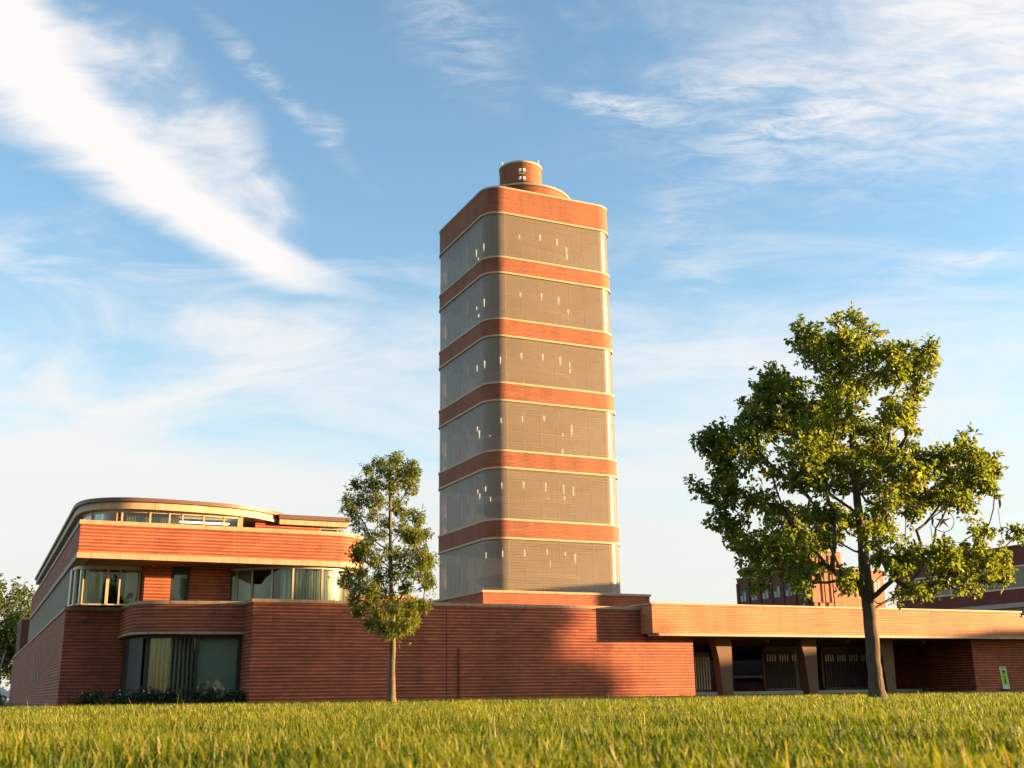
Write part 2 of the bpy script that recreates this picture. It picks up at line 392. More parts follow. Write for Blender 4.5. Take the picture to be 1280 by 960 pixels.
# ------------------------------------------------------------------ research tower
TX, TY, TS, TR = 35.18, 78.62, 12.2, 1.6
def sq(r_in=0.0, n=12):
    x0, y0, x1, y1 = TX+r_in, TY+r_in, TX+TS-r_in, TY+TS-r_in; q = TR-r_in
    return (arc(x0+q, y0+q, q, 180, 270, n)+arc(x1-q, y0+q, q, 270, 360, n)+arc(x1-q, y1-q, q, 0, 90, n)+arc(x0+q, y1-q, q, 90, 180, n))
tw = thing('research_tower', (41.28, 84.72, GZ), 'tall rounded tower of stacked tan glass bands and orange brick bands', 'tower')
bands = [(38.89, 41.37), (33.53, 35.05), (28.02, 29.63), (22.58, 24.18), (17.06, 18.59), (11.50, 13.09)]
base = 6.6
S1 = sq(); n1 = len(S1)
for z0, z1 in bands:
    bd = part('brick_band', BR_T, tw, lambda m: m.ribbon(S1, z0+.13, z1-.13, .5, True), 30)
    lo = part('trim_ring', TRIM_T, bd, lambda m: m.ribbon(S1, z0, z0+.14, .4, True, -.05), 30)
    hi = part('trim_ring', TRIM_T, bd, lambda m: m.ribbon(S1, z1-.14, z1, .4, True, -.05), 30)
    part('floor_slab', SOFFIT, bd, lambda m: m.poly(sq(.45), z0+.2, z1-.3))
tops = [b0[0] for b0 in bands]; bots = [b0[1] for b0 in bands[1:]]+[base]
cx, cy = 41.28, 84.72
for z1, z0 in zip(tops, bots):
    g = part('glass_band', TUBE, tw, lambda m: m.ribbon(sq(.06), z0-.05, z1+.05, .03, True), 30)
    def bars(m):
        for k in range(1, 6):
            for (ax, ay, bx, by) in ((TX+TR, TY, TX+TS-TR, TY), (TX, TY+TR, TX, TY+TS-TR)):
                f = k/6; x = ax+(bx-ax)*f; y = ay+(by-ay)*f
                m.box(x-.02, x+.02, y+.062, y+.10, z0-.02, z1+.02) if by == ay else m.box(x+.062, x+.10, y-.02, y+.02, z0-.02, z1+.02)
        for x, y in ((TX+TR, TY+.09), (TX+TS-TR, TY+.09), (TX+.09, TY+TR), (TX+.09, TY+TS-TR)): m.box(x-.03, x+.03, y-.025, y+.025, z0-.02, z1+.02)
    part('glazing_bar', TBAR, g, bars)
    zm = (z0+z1)/2
    mz = part('mezzanine', STONE, tw, lambda m: m.lathe(cx, cy, [(4.0, zm-.35), (4.25, zm-.2), (4.25, zm+.1), (4.0, zm+.12)], 48), 40)
    part('glow_panel', STEEL, g, lambda m: [m.box(TX+.45, TX+.6, TY+5.6+1.75*k, TY+6.6+1.75*k, z0, z1-.5-(k % 2)*.9) for k in range(3)])  # white panels standing in for light glowing through from the far glass
    for k in range(14):
        a = R(190+k*25.7)
        x, y = cx+4.15*math.cos(a), cy+4.15*math.sin(a)
        q = random.Random(k*7+int(z0*10)); zt = z1-.4-q.random()*.2; ln_ = .3+.45*q.random()
        if q.random() < .22: zt = z0+.95
        part('lamp', LAMPM, tw, lambda m: m.tube([(x, y, zt-ln_), (x, y, zt)], [.02+.02*q.random(), .045+.03*q.random()], 6))
part('core_shaft', CONC, tw, lambda m: m.lathe(cx, cy, [(1.9, GZ), (1.9, 43.2)], 40), 40)
part('roof_deck', COPPER, tw, lambda m: m.poly(sq(.3), 40.9, 41.1))
pl = part('penthouse_drum', BR_T, tw, lambda m: m.lathe(cx, cy, [(4.5, 41.0), (4.5, 43.0)], 96), 40)
part('drum_coping', TRIM_T, pl, lambda m: m.lathe(cx, cy, [(4.58, 42.95), (4.58, 43.1), (4.3, 43.14)], 96), 40)
p2 = part('penthouse_turret', BR_T, tw, lambda m: m.lathe(cx, cy, [(1.95, 43.0), (1.95, 46.45)], 72), 40)
part('turret_coping', TRIM_T, p2, lambda m: m.lathe(cx, cy, [(2.0, 46.4), (2.0, 46.58), (1.8, 46.62)], 72), 40)
part('turret_collar', TRIM_T, p2, lambda m: m.lathe(cx, cy, [(2.2, 43.3), (2.2, 44.3), (2.0, 44.32)], 72), 40)
def ladder(m):
    a = R(-112); 
    for s in (-.17, .17):
        for zz in (44.75, 45.55):
            px, py = cx+2.0*math.cos(a)-s*math.sin(a), cy+2.0*math.sin(a)+s*math.cos(a)
            m.box(px-.09, px+.09, py-.12, py+.1, zz-.09, zz+.16)
    for zz in (45.2,): m.tube([(cx+2.15*math.cos(a)-.3*math.sin(a)*s, cy+2.15*math.sin(a)+.3*math.cos(a)*s, zz) for s in (-1, 1)], .05, 6)
part('gap_shade_ring', BLK, p2, lambda m: m.lathe(cx, cy, [(1.975, 44.3), (1.975, 44.5)], 60), 40)  # black ring standing in for the shaded gap above the collar
part('ladder_rung', STEEL, p2, ladder)
for dx, dy, h in ((-1.75, .2, 47.15), (1.55, -.6, 47.6)):
    part('antenna', STEEL, p2, lambda m: m.tube([(cx+dx, cy+dy, 46.3), (cx+dx, cy+dy, h)], .035, 6))

# brick plinth wall at the foot of the tower
t = thing('brick_plinth', (40, 76.5, GZ), 'low orange brick block at the foot of the glass tower', 'brick block')
part('wall', BR, t, lambda m: m.box(33.6, 48.0, 76.5, 95, GZ, 7.15))
part('coping', STONE, t, lambda m: m.box(33.5, 48.1, 76.4, 95.1, 7.15, 7.33))

# ------------------------------------------------------------------ long perimeter wall
ZT = 3.72
t = thing('perimeter_wall', (20, 45.2, GZ), 'long low red brick wall with beige stone coping behind the two lawn trees', 'wall')
part('wall', BR, t, lambda m: (m.box(9.83, 27.75, 45, 45.5, GZ-.1, ZT-.13), m.box(27.75, 30.5, 45, 45.5, GZ-.1, 2.38), m.box(9.83, 10.3, 45.5, 48.1, GZ-.1, ZT-.13)))
part('coping', STONE, t, lambda m: (m.box(9.76, 27.75, 44.93, 45.62, ZT-.13, ZT), m.box(9.76, 10.36, 45.62, 48.1, ZT-.13, ZT)))
part('expansion_joint', BR_F, t, lambda m: (m.box(18.05, 18.085, 44.988, 45.05, GZ, ZT-.14)))
part('downpipe', BR_F, t, lambda m: m.tube([(18.62, 44.95, GZ), (18.62, 44.95, 1.85)], .03, 8))

# ------------------------------------------------------------------ office building at the left
ob = thing('office_building', (9, 60, GZ), 'three storey red brick office building with rounded corners, overhanging brick band and curved flat roof', 'office building')
# ground floor: long side wall, short front wall, bowed wall
sideA = [(3.3, 115), (3.3, 51), (5.85, 51)]
part('side_wall', BR, ob, lambda m: m.ribbon(sideA, GZ-.1, ZT-.13, .4))
part('side_coping', STONE, ob, lambda m: m.ribbon(sideA, ZT-.13, ZT, .6, False, -.05))
bow = smoothpts([(5.5, 51.0), (5.5, 48.6), (5.75, 47.2), (6.9, 46.75), (9.83, 46.42)], 3)
zw = 2.42
part('bow_wall', BR, ob, lambda m: m.ribbon(bow, zw+.09, ZT-.13, .4), 30)
part('bow_coping', STONE, ob, lambda m: m.ribbon(bow, ZT-.13, ZT, .6, False, -.05), 30)
part('bow_lintel', STONE, ob, lambda m: m.ribbon(bow, zw, zw+.09, .42, False, -.06), 30)
inner = [(5.9, 51), (5.9, 49.0), (6.25, 47.75), (7.1, 47.2), (9.8, 46.85)]
w = part('bow_window', BLK, ob, lambda m: m.ribbon(inner, GZ-.02, GZ+.12, .1))
part('head_rail', BLK, w, lambda m: m.ribbon(inner, zw-.14, zw, .1))
def bframes(m):
    for (x, y), k in (((6.25, 47.75), .05), ((8.1, 47.07), .06), ((9.75, 46.86), .06), ((5.92, 49), .04)): m.box(x-k, x+k, y-k, y+k+.05, GZ, zw-.1)
part('frame', BLK, w, bframes)
part('pane', PANE_D, w, lambda m: m.ribbon([(5.93, 50.9), (5.95, 49.0), (6.28, 47.8), (7.1, 47.26), (9.8, 46.91)], GZ+.1, zw-.12, .02))
part('corner_panel', BLK, w, lambda m: m.ribbon([(5.70, 50.98), (5.72, 49.0), (6.1, 47.9)], GZ, zw-.1, .05))
part('curtain', CURT2, w, lambda m: m.ribbon([(6.55, 47.75), (8.05, 47.4)], GZ, zw-.1, .04))
part('drape', DRAPEG, w, lambda m: m.ribbon([(8.2, 47.35), (9.8, 47.15)], GZ, zw-.1, .04))
part('drape', DRAPE, w, lambda m: m.ribbon([(6.1, 49.4), (6.3, 48.2), (6.5, 47.8)], GZ, zw-.1, .04))
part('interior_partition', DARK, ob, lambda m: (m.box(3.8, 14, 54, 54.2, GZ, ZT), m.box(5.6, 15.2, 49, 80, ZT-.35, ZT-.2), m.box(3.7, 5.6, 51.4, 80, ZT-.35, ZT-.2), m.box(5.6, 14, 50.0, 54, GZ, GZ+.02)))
part('wall_vent', BLK, ob, lambda m: m.box(4.02, 4.22, 50.93, 51.02, 3.06, 3.18))
def lattice(m):
    for k, (yy, zz) in enumerate([(y, z) for y in (67.5, 70.5, 73.5) for z in (1.0, 1.6, 2.2)]):
        if k in (1, 4): continue
        m.box(3.28, 3.33, yy, yy+.9, zz, zz+.42)
part('wall_slot', BLK, ob, lattice)
# middle floor: side glazing, left bay, brick alcove, glazed drum
ZB0, ZB1 = 5.32, 6.82
side2 = smoothpts([(3.36, 87), (3.36, 50.6), (3.42, 49.85), (3.95, 49.5), (4.2, 49.5)], 2)
part('side_glazing', TUBE_L, ob, lambda m: m.ribbon([(3.36, 87), (3.36, 51.2), (3.38, 50.6)], ZT-.02, ZB0, .05), 30)
def pleats(m):
    for k in range(60): m.box(3.33, 3.40, 51.5+k*.6, 51.56+k*.6, ZT, ZB0)
part('side_glazing_bar', MUL, ob, pleats)
bay = smoothpts([(3.4, 50.55), (3.5, 49.75), (4.0, 49.5), (6.05, 49.5)], 2)
wb = part('bay_window', MUL, ob, lambda m: m.ribbon(bay, ZT-.02, ZT+.04, .12))
part('head_rail', MUL, wb, lambda m: m.ribbon(bay, ZB0-.16, ZB0, .12))
part('pane', PANE, wb, lambda m: m.ribbon([(x+.03, y+.05) for x, y in bay], ZT, ZB0-.1, .02), 30)
part('post', TRIM_T, wb, lambda m: [m.box(x-w2, x+w2, y-.05, y+.09, ZT, ZB0-.14) for x, y, w2 in ((3.52, 49.85, .035), (3.78, 49.6, .025), (4.72, 49.5, .06), (5.2, 49.5, .03), (5.98, 49.5, .04))])
part('drape', DRAPE, wb, lambda m: m.box(5.45, 5.95, 49.75, 49.8, ZT, ZB0-.12))
part('curtain', DRAPEG, wb, lambda m: m.box(3.9, 4.6, 50.2, 50.25, ZT, ZB0-.1))
part('alcove_wall', BR, ob, lambda m: (m.ribbon([(6.08, 49.8), (6.08, 49.2), (6.14, 49.1), (7.2, 49.1)], ZT-.2, ZB0, .3), m.box(7.98, 9.7, 49.1, 49.4, ZT-.2, ZB0)))
wa = part('alcove_window', BLK, ob, lambda m: m.box(7.2, 7.98, 49.14, 49.3, ZB0-.32, ZB0))
part('jamb', BLK, wa, lambda m: (m.box(7.2, 7.34, 49.14, 49.3, ZT, ZB0-.32), m.box(7.88, 7.98, 49.14, 49.3, ZT, ZB0-.32)))
part('pane', PANE_D, wa, lambda m: m.box(7.34, 7.88, 49.2, 49.22, ZT, ZB0-.32))
part('shade', DRAPEG, wa, lambda m: m.box(7.3, 7.9, 49.5, 49.55, ZT-.1, ZB0-.2))
drum = smoothpts([(9.66, 49.2), (10.0, 49.0), (10.45, 48.6), (11.0, 48.0), (11.6, 47.5), (12.8, 47.12), (14.1, 47.4), (15.0, 48.4), (15.35, 49.6), (15.4, 52), (15.4, 56)], 3)
wd_ = part('drum_window', MUL, ob, lambda m: m.ribbon(drum, ZT-.02, ZT+.05, .12), 30)
part('head_rail', MUL, wd_, lambda m: m.ribbon(drum, ZB0-.1, ZB0, .12), 30)
part('pane', PANE, wd_, lambda m: m.ribbon(drum, ZT, ZB0-.05, .02, False, .04), 30)
def dposts(m):
    for i in (2, 10, 20, 30, 38, 46, 54):
        if i < len(drum): x, y = drum[i]; m.box(x-.035, x+.035, y-.02, y+.07, ZT, ZB0-.08)
part('post', TRIM_T, wd_, dposts)
part('blinds', CURT, wd_, lambda m: m.ribbon([q for q in drum if q[0] > 11.35 or q[1] < 47.6], ZT, ZB0-.05, .04, False, .28), 30)
part('drape', DRAPE, wd_, lambda m: m.ribbon([(9.8, 49.5), (10.6, 49.2)], ZT, ZB0-.05, .04))
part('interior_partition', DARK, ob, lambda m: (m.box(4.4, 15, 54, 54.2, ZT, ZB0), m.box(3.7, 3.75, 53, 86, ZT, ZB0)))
# overhanging brick band
bandp = [(3.3, 86), (3.3, 47.0), (12.9, 47.0)]+smoothpts([(13.2, 47.0), (14.5, 47.1), (15.4, 48.2), (15.65, 49.6), (15.7, 52)], 3)+[(15.7, 80)]
bb = part('brick_band', BR, ob, lambda m: m.ribbon(bandp, ZB0+.22, ZB1-.17, .35), 30)
part('sill_band', STONE, bb, lambda m: m.ribbon(bandp, ZB0, ZB0+.22, .5, False, -.04), 30)
part('coping', STONE, bb, lambda m: m.ribbon(bandp, ZB1-.17, ZB1, .5, False, -.04), 30)
part('overhang_soffit', SOFFIT, ob, lambda m: m.poly([(p[0]+(.2 if p[0] < 4 else -.2 if p[0] > 15 else 0), p[1]+(.15 if p[1] < 50 else 0)) for p in bandp], ZB0+.004, ZB0+.35))
# top floor
roofp = smoothpts([(3.3, 85), (3.3, 53.6), (3.3, 51.0), (3.75, 49.65), (4.9, 48.85), (6.2, 48.72), (8.4, 48.85), (10.3, 49.25), (11.7, 50.2), (12.6, 51.3), (12.6, 53.2), (12.4, 55.5)], 3)
roofp = [(3.3, 85)]+roofp[1:]+[(12.4, 85)]
rf = part('curved_roof', COPPER, ob, lambda m: m.poly(roofp, 7.96, 8.12), 30)
part('roof_fascia', ROOFC, rf, lambda m: m.poly([(p[0]+(.1 if p[0] < 8 else -.1), p[1]+.12) for p in roofp], 7.66, 7.958), 30)
tg = smoothpts([(3.62, 85), (3.62, 54), (3.62, 51.4), (4.0, 50.2), (5.0, 49.35), (6.2, 49.2), (8.4, 49.3), (10.0, 49.6)], 3)
tgf = [p for p in tg if p[1] < 51.6]
wt = part('top_window', MUL, ob, lambda m: m.ribbon(tgf, ZB1-.02, ZB1+.05, .1), 30)
part('head_rail', MUL, wt, lambda m: m.ribbon(tgf, 7.56, 7.66, .1), 30)
part('pane', PANE, wt, lambda m: m.ribbon(tgf, ZB1, 7.6, .02, False, .03), 30)
def tposts(m):
    for x in (3.98, 4.9, 5.08, 6.2, 7.0, 7.55, 8.45, 9.35, 10.0):
        y = min(tgf, key=lambda p: abs(p[0]-x))[1]; m.box(x-.035, x+.035, y-.03, y+.08, ZB1, 7.6)
part('post', TRIM_T, wt, tposts)
part('blinds', CURT, wt, lambda m: (m.ribbon([(5.3, 49.75), (7.5, 49.7)], ZB1, 7.5, .03)))
part('ceiling_light', LAMPM, wt, lambda m: m.box(7.6, 9.8, 50.6, 50.9, 7.45, 7.5))
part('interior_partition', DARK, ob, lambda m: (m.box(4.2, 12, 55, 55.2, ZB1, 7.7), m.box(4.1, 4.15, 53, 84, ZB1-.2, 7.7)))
part('top_side_glazing', TUBE_L, ob, lambda m: m.ribbon([(3.62, 85), (3.62, 52)], ZB1-.1, 7.7, .04))
part('top_brick_wall', BR, ob, lambda m: (m.box(11.0, 14.0, 50.75, 51.0, ZB1-.3, 7.60)))
part('recess_window', PANE_D, ob, lambda m: m.box(10.25, 10.95, 51.2, 51.25, ZB1, 7.3))
part('recess_column', STONE, ob, lambda m: m.box(10.05, 10.2, 49.6, 49.8, ZB1, 7.66))
part('terrace_floor', SOFFIT, ob, lambda m: m.poly([(3.5, 84), (3.5, 47.3), (13, 47.3), (14.4, 48), (15.4, 50), (15.4, 84)], ZB1-.75, ZB1-.7))
rb = part('rear_roof', COPPER, ob, lambda m: m.box(12.0, 15.35, 50.4, 80, 7.80, 8.0))
part('roof_fascia', ROOFC, rb, lambda m: m.box(12.05, 15.3, 50.5, 79.9, 7.56, 7.798))
wr = part('rear_window', MUL, ob, lambda m: m.box(14.0, 15.2, 50.8, 50.9, 7.46, 7.56))
part('glazing_bar', MUL, wr, lambda m: (m.box(14.0, 14.06, 50.8, 50.9, 6.9, 7.46), m.box(14.85, 14.91, 50.8, 50.9, 6.9, 7.46), m.box(14.0, 15.2, 50.8, 50.9, 7.15, 7.19)))
part('pane', PANE, wr, lambda m: m.box(14.0, 15.2, 50.84, 50.86, 6.85, 7.5))
# tail of the building
t = thing('brick_stair_block', (6, 105, GZ), 'dark brick block standing at the far end of the left side wall', 'brick block')
part('wall', BR_F, t, lambda m: m.box(3.34, 12, 103, 112, GZ, 6.4)); part('coping', STONE, t, lambda m: m.box(3.30, 12.1, 102.9, 112.1, 6.4, 6.55))
t = thing('brick_parapet', (22, 58, GZ), 'low sunlit orange brick parapet seen through the slim tree, behind the long wall', 'parapet')
part('wall', BR, t, lambda m: m.box(17.0, 21.45, 58, 62, GZ, 5.0)); part('coping', STONE, t, lambda m: m.box(16.9, 21.55, 57.9, 62.1, 5.0, 5.15))

# ------------------------------------------------------------------ carport canopy at the right
YC = 44.0
cp = thing('carport_canopy', (40, 48, GZ), 'long flat carport canopy with sunlit orange brick fascia on tapered columns', 'canopy')
fb = part('fascia', BR_C, cp, lambda m: (m.box(27.7, 51.1, YC, YC+.35, 2.50, 3.78), m.box(51.1, 90, YC, YC+.35, 2.50, 3.55), m.box(27.7, 28.05, YC+.35, 46.2, 2.50, 3.78)))
part('coping', STONE, fb, lambda m: (m.box(27.64, 51.16, YC-.06, YC+.42, 3.78, 3.86), m.box(51.16, 90, YC-.06, YC+.42, 3.55, 3.63), m.box(27.64, 28.1, YC+.42, 46.2, 3.78, 3.86)))
part('slab_edge', STONE, cp, lambda m: (m.poly([(27.95, YC-.12), (53.0, YC-.12), (53, YC+.5), (27.75, YC+.5)], 2.38, 2.497)))
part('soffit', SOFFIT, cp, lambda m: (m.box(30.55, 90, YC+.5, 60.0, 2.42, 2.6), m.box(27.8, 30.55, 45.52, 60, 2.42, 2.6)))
part('roof_deck', SOFFIT, cp, lambda m: m.box(28.1, 90, YC+.45, 60, 3.3, 3.4))
def column(m, x):
    pr = [(-.28, GZ-.05), (.28, GZ-.05), (.34, 1.6), (.36, 2.42), (-.64, 2.42), (-.42, 1.4)]
    V = [(x+a, y, z) for y in (45.6, 46.1) for a, z in pr]; n = len(pr)
    m.add(V, [tuple(range(n)), tuple(range(2*n-1, n-1, -1))]+[(i, i+n, (i+1) % n+n, (i+1) % n) for i in range(n)])
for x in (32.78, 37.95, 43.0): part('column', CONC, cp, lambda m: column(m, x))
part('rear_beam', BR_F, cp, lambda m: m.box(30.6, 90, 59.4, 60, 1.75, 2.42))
def ribs(m):
    for x in np.arange(30.8, 48.5, 2.6): m.box(x-.1, x+.1, 46.5, 59.3, 2.22, 2.42)
part('soffit_rib', SOFFIT, cp, ribs)
t = thing('gate_pier', (52, 45, GZ), 'broad shaded red brick pier under the right end of the canopy', 'pier')
part('wall', BR, t, lambda m: m.box(48.6, 60, 45.3, 58, GZ-.05, 2.37))
# back of the carport
bw = thing('courtyard_wall', (40, 62, GZ), 'dark red brick courtyard wall at the back of the carport', 'wall')
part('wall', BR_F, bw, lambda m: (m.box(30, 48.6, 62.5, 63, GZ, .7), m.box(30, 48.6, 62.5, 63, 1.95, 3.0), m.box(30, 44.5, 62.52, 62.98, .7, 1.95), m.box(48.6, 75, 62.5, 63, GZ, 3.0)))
part('sill', STONE, bw, lambda m: m.box(44.4, 48.6, 62.35, 62.6, .7, .84))
wn_ = part('window', PANE_D, bw, lambda m: m.box(44.5, 48.6, 62.7, 62.74, .84, 1.95))
part('lintel', STONE, bw, lambda m: m.box(44.4, 48.6, 62.36, 62.5, 1.95, 2.08))
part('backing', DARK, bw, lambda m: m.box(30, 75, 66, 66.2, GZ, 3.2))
def gate(x0, x1, y, label):
    g = thing('metal_gate', ((x0+x1)/2, y, GZ), label, 'gate', 'gates under the carport canopy')
    part('frame', GATE, g, lambda m: (m.box(x0, x0+.12, y, y+.1, GZ, 2.25), m.box(x1-.12, x1, y, y+.1, GZ, 2.25), m.box(x0, x1, y, y+.1, 1.95, 2.25), m.box(x0, x1, y, y+.1, GZ+.05, GZ+.3)))
    part('panel', GATE, g, lambda m: m.box(x0+.1, x1-.1, y+.05, y+.09, GZ+.2, 2.0))
    def bars(m):
        n = int((x1-x0-.4)/.17)
        for k in range(n):
            x = x0+.25+k*.17
            m.box(x-.03, x+.03, y-.03, y+.02, GZ+.3, 1.95)
    part('bar', GATE, g, bars)
    def tips(m):
        n = int((x1-x0-.5)/.17)
        for k in range(n):
            x = x0+.3+k*.17
            if k % 5 != 4: m.box(x-.025, x+.025, y-.05, y-.032, 1.42, 1.78)
    part('slot', MUL, g, tips)
gate(38.6, 41.2, 50.4, 'narrower maroon gate with pale slots just left of the second canopy column')
gate(42.6, 46.8, 50.4, 'wide dark maroon gate with pale slots, just left of the oak trunk')
g = thing('slatted_screen', (33.3, 50.5, GZ), 'narrow screen of pale upright slats beside the end of the long wall under the canopy', 'screen')
part('slat', MUL, g, lambda m: [m.box(34.3+k*.17, 34.36+k*.17, 50.5, 50.6, .0, 1.65) for k in range(6)])
part('frame', GATE, g, lambda m: (m.box(33.4, 35.3, 50.62, 50.7, GZ, 1.9)))
OAK_BLOBS=[(0.39,9.72,0.18),(-0.22,9.57,0.14),(0.67,9.26,0.25),(-0.96,9.29,0.32),(-1.25,9.14,0.18),(-0.49,8.98,0.35),(0.08,9.05,0.35),(-0.8,8.62,0.35),(-0.11,8.46,0.42),(0.61,8.67,0.35),(1.18,8.74,0.32),(1.61,8.8,0.25),(2.25,8.87,0.25),(2.14,8.5,0.25),(1.76,8.22,0.32),(1.26,8.15,0.35),(1.77,7.71,0.28),(0.69,8.01,0.28),(-0.45,7.88,0.42),(0.11,7.88,0.35),(-0.22,7.3,0.42),(1.16,7.14,0.35),(1.52,6.71,0.21),(1.5,7.13,0.28),(-2.26,7.98,0.24),(-1.82,8.16,0.25),(-1.57,7.83,0.35),(-2.07,7.62,0.42),(-1.39,7.39,0.38),(-2.44,7.34,0.31),(-2.61,6.91,0.35),(-1.99,6.9,0.42),(-1.3,6.89,0.42),(-3.53,6.71,0.21),(-3.12,6.56,0.31),(-3.96,6.43,0.21),(-3.69,6.22,0.31),(-3.29,6.0,0.38),(-2.6,6.06,0.41),(-3.25,5.58,0.31),(-4.09,5.32,0.17),(-3.83,5.11,0.2),(-3.29,5.03,0.27),(-3.44,4.76,0.2),(-2.82,4.95,0.31),(-2.28,4.81,0.34),(-0.79,7.17,0.35),(-0.69,6.67,0.41),(0.0,6.73,0.38),(0.68,6.58,0.38),(-1.29,6.18,0.41),(-0.61,6.03,0.41),(0.07,5.95,0.41),(0.76,6.01,0.41),(1.45,6.0,0.34),(-1.82,5.49,0.38),(-1.21,5.41,0.38),(-0.4,5.33,0.38),(0.28,5.32,0.34),(0.98,5.45,0.34),(1.52,5.44,0.34),(2.03,5.71,0.34),(2.41,5.99,0.27),(2.86,6.33,0.24),(2.95,5.91,0.31),(3.41,5.76,0.27),(3.09,5.42,0.31),(3.26,5.14,0.24),(2.61,5.36,0.34),(2.67,4.74,0.27),(2.29,5.02,0.34),(1.73,4.89,0.34),(1.37,4.62,0.27),(1.07,5.04,0.34),(0.63,4.77,0.27),(0.46,4.36,0.34),(-3.6,4.35,0.24),(-3.22,4.07,0.3),(-2.83,3.8,0.34),(-2.27,4.06,0.34),(-1.71,4.39,0.34),(-1.61,3.92,0.37),(-1.02,4.52,0.34),(-0.48,4.51,0.3),(-2.03,3.65,0.27),(-2.58,3.53,0.27),(-1.22,3.71,0.34),(-0.8,3.97,0.34),(0.28,3.96,0.3),(-0.1,4.23,0.27),(1.1,3.52,0.3),(0.78,3.33,0.25),(0.44,3.38,0.2),(0.91,3.13,0.2),(1.6,3.52,0.2),(2.01,3.61,0.2),(2.18,3.36,0.25),(2.5,3.5,0.25),(1.77,3.27,0.2),(2.81,3.6,0.2),(3.07,3.3,0.3),(3.38,3.39,0.22),(3.39,3.09,0.25),(3.51,2.85,0.15),(3.12,2.9,0.22),(2.64,3.06,0.25),(2.24,3.01,0.22),(2.4,2.72,0.2),(2.68,2.56,0.15),(1.91,2.77,0.2),(1.5,2.63,0.2),(1.1,2.59,0.2),(0.69,2.45,0.15),(2.96,4.05,0.18),(2.73,4.15,0.1),(3.26,3.99,0.13),(3.86,3.98,0.2),(4.02,4.03,0.15),(1.39,2.53,0.17),(-3.03,3.3,0.12),(-2.94,3.12,0.1),(-2.76,3.16,0.14),(-2.49,3.12,0.14),(-2.61,2.95,0.14),(-2.9,2.65,0.14),(-2.46,2.71,0.1),(-2.08,3.11,0.17),(-1.69,3.28,0.21),(-1.72,2.94,0.2),(-1.53,2.77,0.2),(-1.8,2.84,0.17),(-1.44,3.07,0.17),(-2.05,3.56,0.21),(-2.56,3.63,0.21),(-2.97,3.71,0.21),(-1.66,3.65,0.21),(-1.09,3.17,0.14),(-0.57,2.82,0.17),(-0.38,3.02,0.14),(-0.48,2.69,0.17),(-0.65,3.03,0.1)]
OAK_TRUNK=[(-0.01,0.04,0.19),(-0.02,0.54,0.17),(-0.01,1.39,0.17),(-0.02,2.07,0.16),(-0.02,3.14,0.15),(-0.01,3.84,0.12),(-0.04,4.75,0.1),(-0.03,6.19,0.08),(0.05,7.46,0.06),(0.14,8.76,0.03)]
SLIM_BLOBS=[(-0.54,7.43,0.22),(-0.86,7.18,0.22),(0.03,7.49,0.22),(0.54,7.29,0.22),(-0.28,7.17,0.32),(0.23,7.03,0.32),(0.61,7.03,0.22),(-1.17,6.73,0.25),(-0.66,6.66,0.32),(-0.08,6.65,0.32),(0.49,6.64,0.29),(-1.47,6.22,0.22),(-1.03,6.21,0.29),(-0.52,6.14,0.28),(0.05,6.07,0.28),(-1.21,5.77,0.22),(-1.47,5.97,0.19),(-1.14,5.39,0.19),(-0.7,5.7,0.22),(0.69,5.68,0.25),(0.31,5.75,0.25),(-0.26,5.5,0.22),(0.82,5.49,0.16),(-0.75,5.07,0.25),(-0.37,5.07,0.19),(0.25,5.25,0.25),(0.69,5.05,0.28),(1.01,5.11,0.19),(-1.12,4.7,0.22),(-1.18,4.45,0.22),(-0.74,4.63,0.22),(-0.55,4.26,0.28),(-0.05,4.56,0.28),(0.32,4.43,0.28),(0.82,4.55,0.28),(1.14,4.3,0.22),(0.95,4.05,0.28),(0.58,3.99,0.28),(0.08,3.94,0.31),(-0.41,3.76,0.28),(-0.98,3.95,0.28),(-1.41,3.9,0.22),(-1.53,3.65,0.19),(-1.09,3.52,0.28),(-0.66,3.4,0.28),(-1.21,3.1,0.22),(-1.08,2.79,0.25),(-0.65,3.09,0.28),(-0.16,3.21,0.25),(0.4,3.44,0.25),(1.02,3.74,0.25),(1.14,3.55,0.16),(0.59,2.95,0.25),(0.96,2.95,0.22),(0.1,2.84,0.22),(-0.39,2.6,0.28),(-0.63,2.36,0.25),(0.22,2.53,0.31),(0.59,2.65,0.25),(-0.26,2.24,0.25),(0.29,2.23,0.25),(0.66,2.41,0.22),(-0.08,2.05,0.15)]
SLIM_TRUNK=[(0.0,0.13,0.11),(0.0,0.92,0.1),(0.01,2.11,0.09),(-0.03,2.96,0.08),(-0.09,4.31,0.06),(-0.13,5.82,0.05),(-0.17,7.36,0.02)]
# ------------------------------------------------------------------ buildings beyond
t = thing('factory_building', (100, 68, GZ), 'large dark red brick building with grey window strips behind the right end of the canopy', 'building')
def fw_(m): m.box(80, 140, 52, 83, 10.05, 11.5)
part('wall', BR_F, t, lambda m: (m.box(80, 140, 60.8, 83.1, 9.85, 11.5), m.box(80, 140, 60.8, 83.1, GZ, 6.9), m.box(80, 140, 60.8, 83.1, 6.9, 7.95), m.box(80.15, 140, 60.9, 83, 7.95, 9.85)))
FGL = plain('dusty_window_glass', (.13, .115, .10), .35, .3, .5)
w = part('window_strip', FGL, t, lambda m: m.box(80.06, 80.1, 60.9, 82, 7.95, 9.85))
part('glazing_bar', MUL, w, lambda m: ([m.box(80.0, 80.09, y-.06, y+.06, 7.95, 9.85) for y in np.arange(61.5, 83, 2.1)], m.box(79.97, 80.09, 60.9, 82, 7.93, 8.05), m.box(79.97, 80.09, 60.9, 82, 9.75, 9.87)))
part('ledge', plain('grey_ledge', (.28, .25, .23), .7), t, lambda m: m.box(79.6, 80.0, 60.8, 77, 6.35, 6.75))
part('lower_windows', FGL, t, lambda m: m.box(79.9, 79.99, 60.8, 77, 5.0, 6.34))
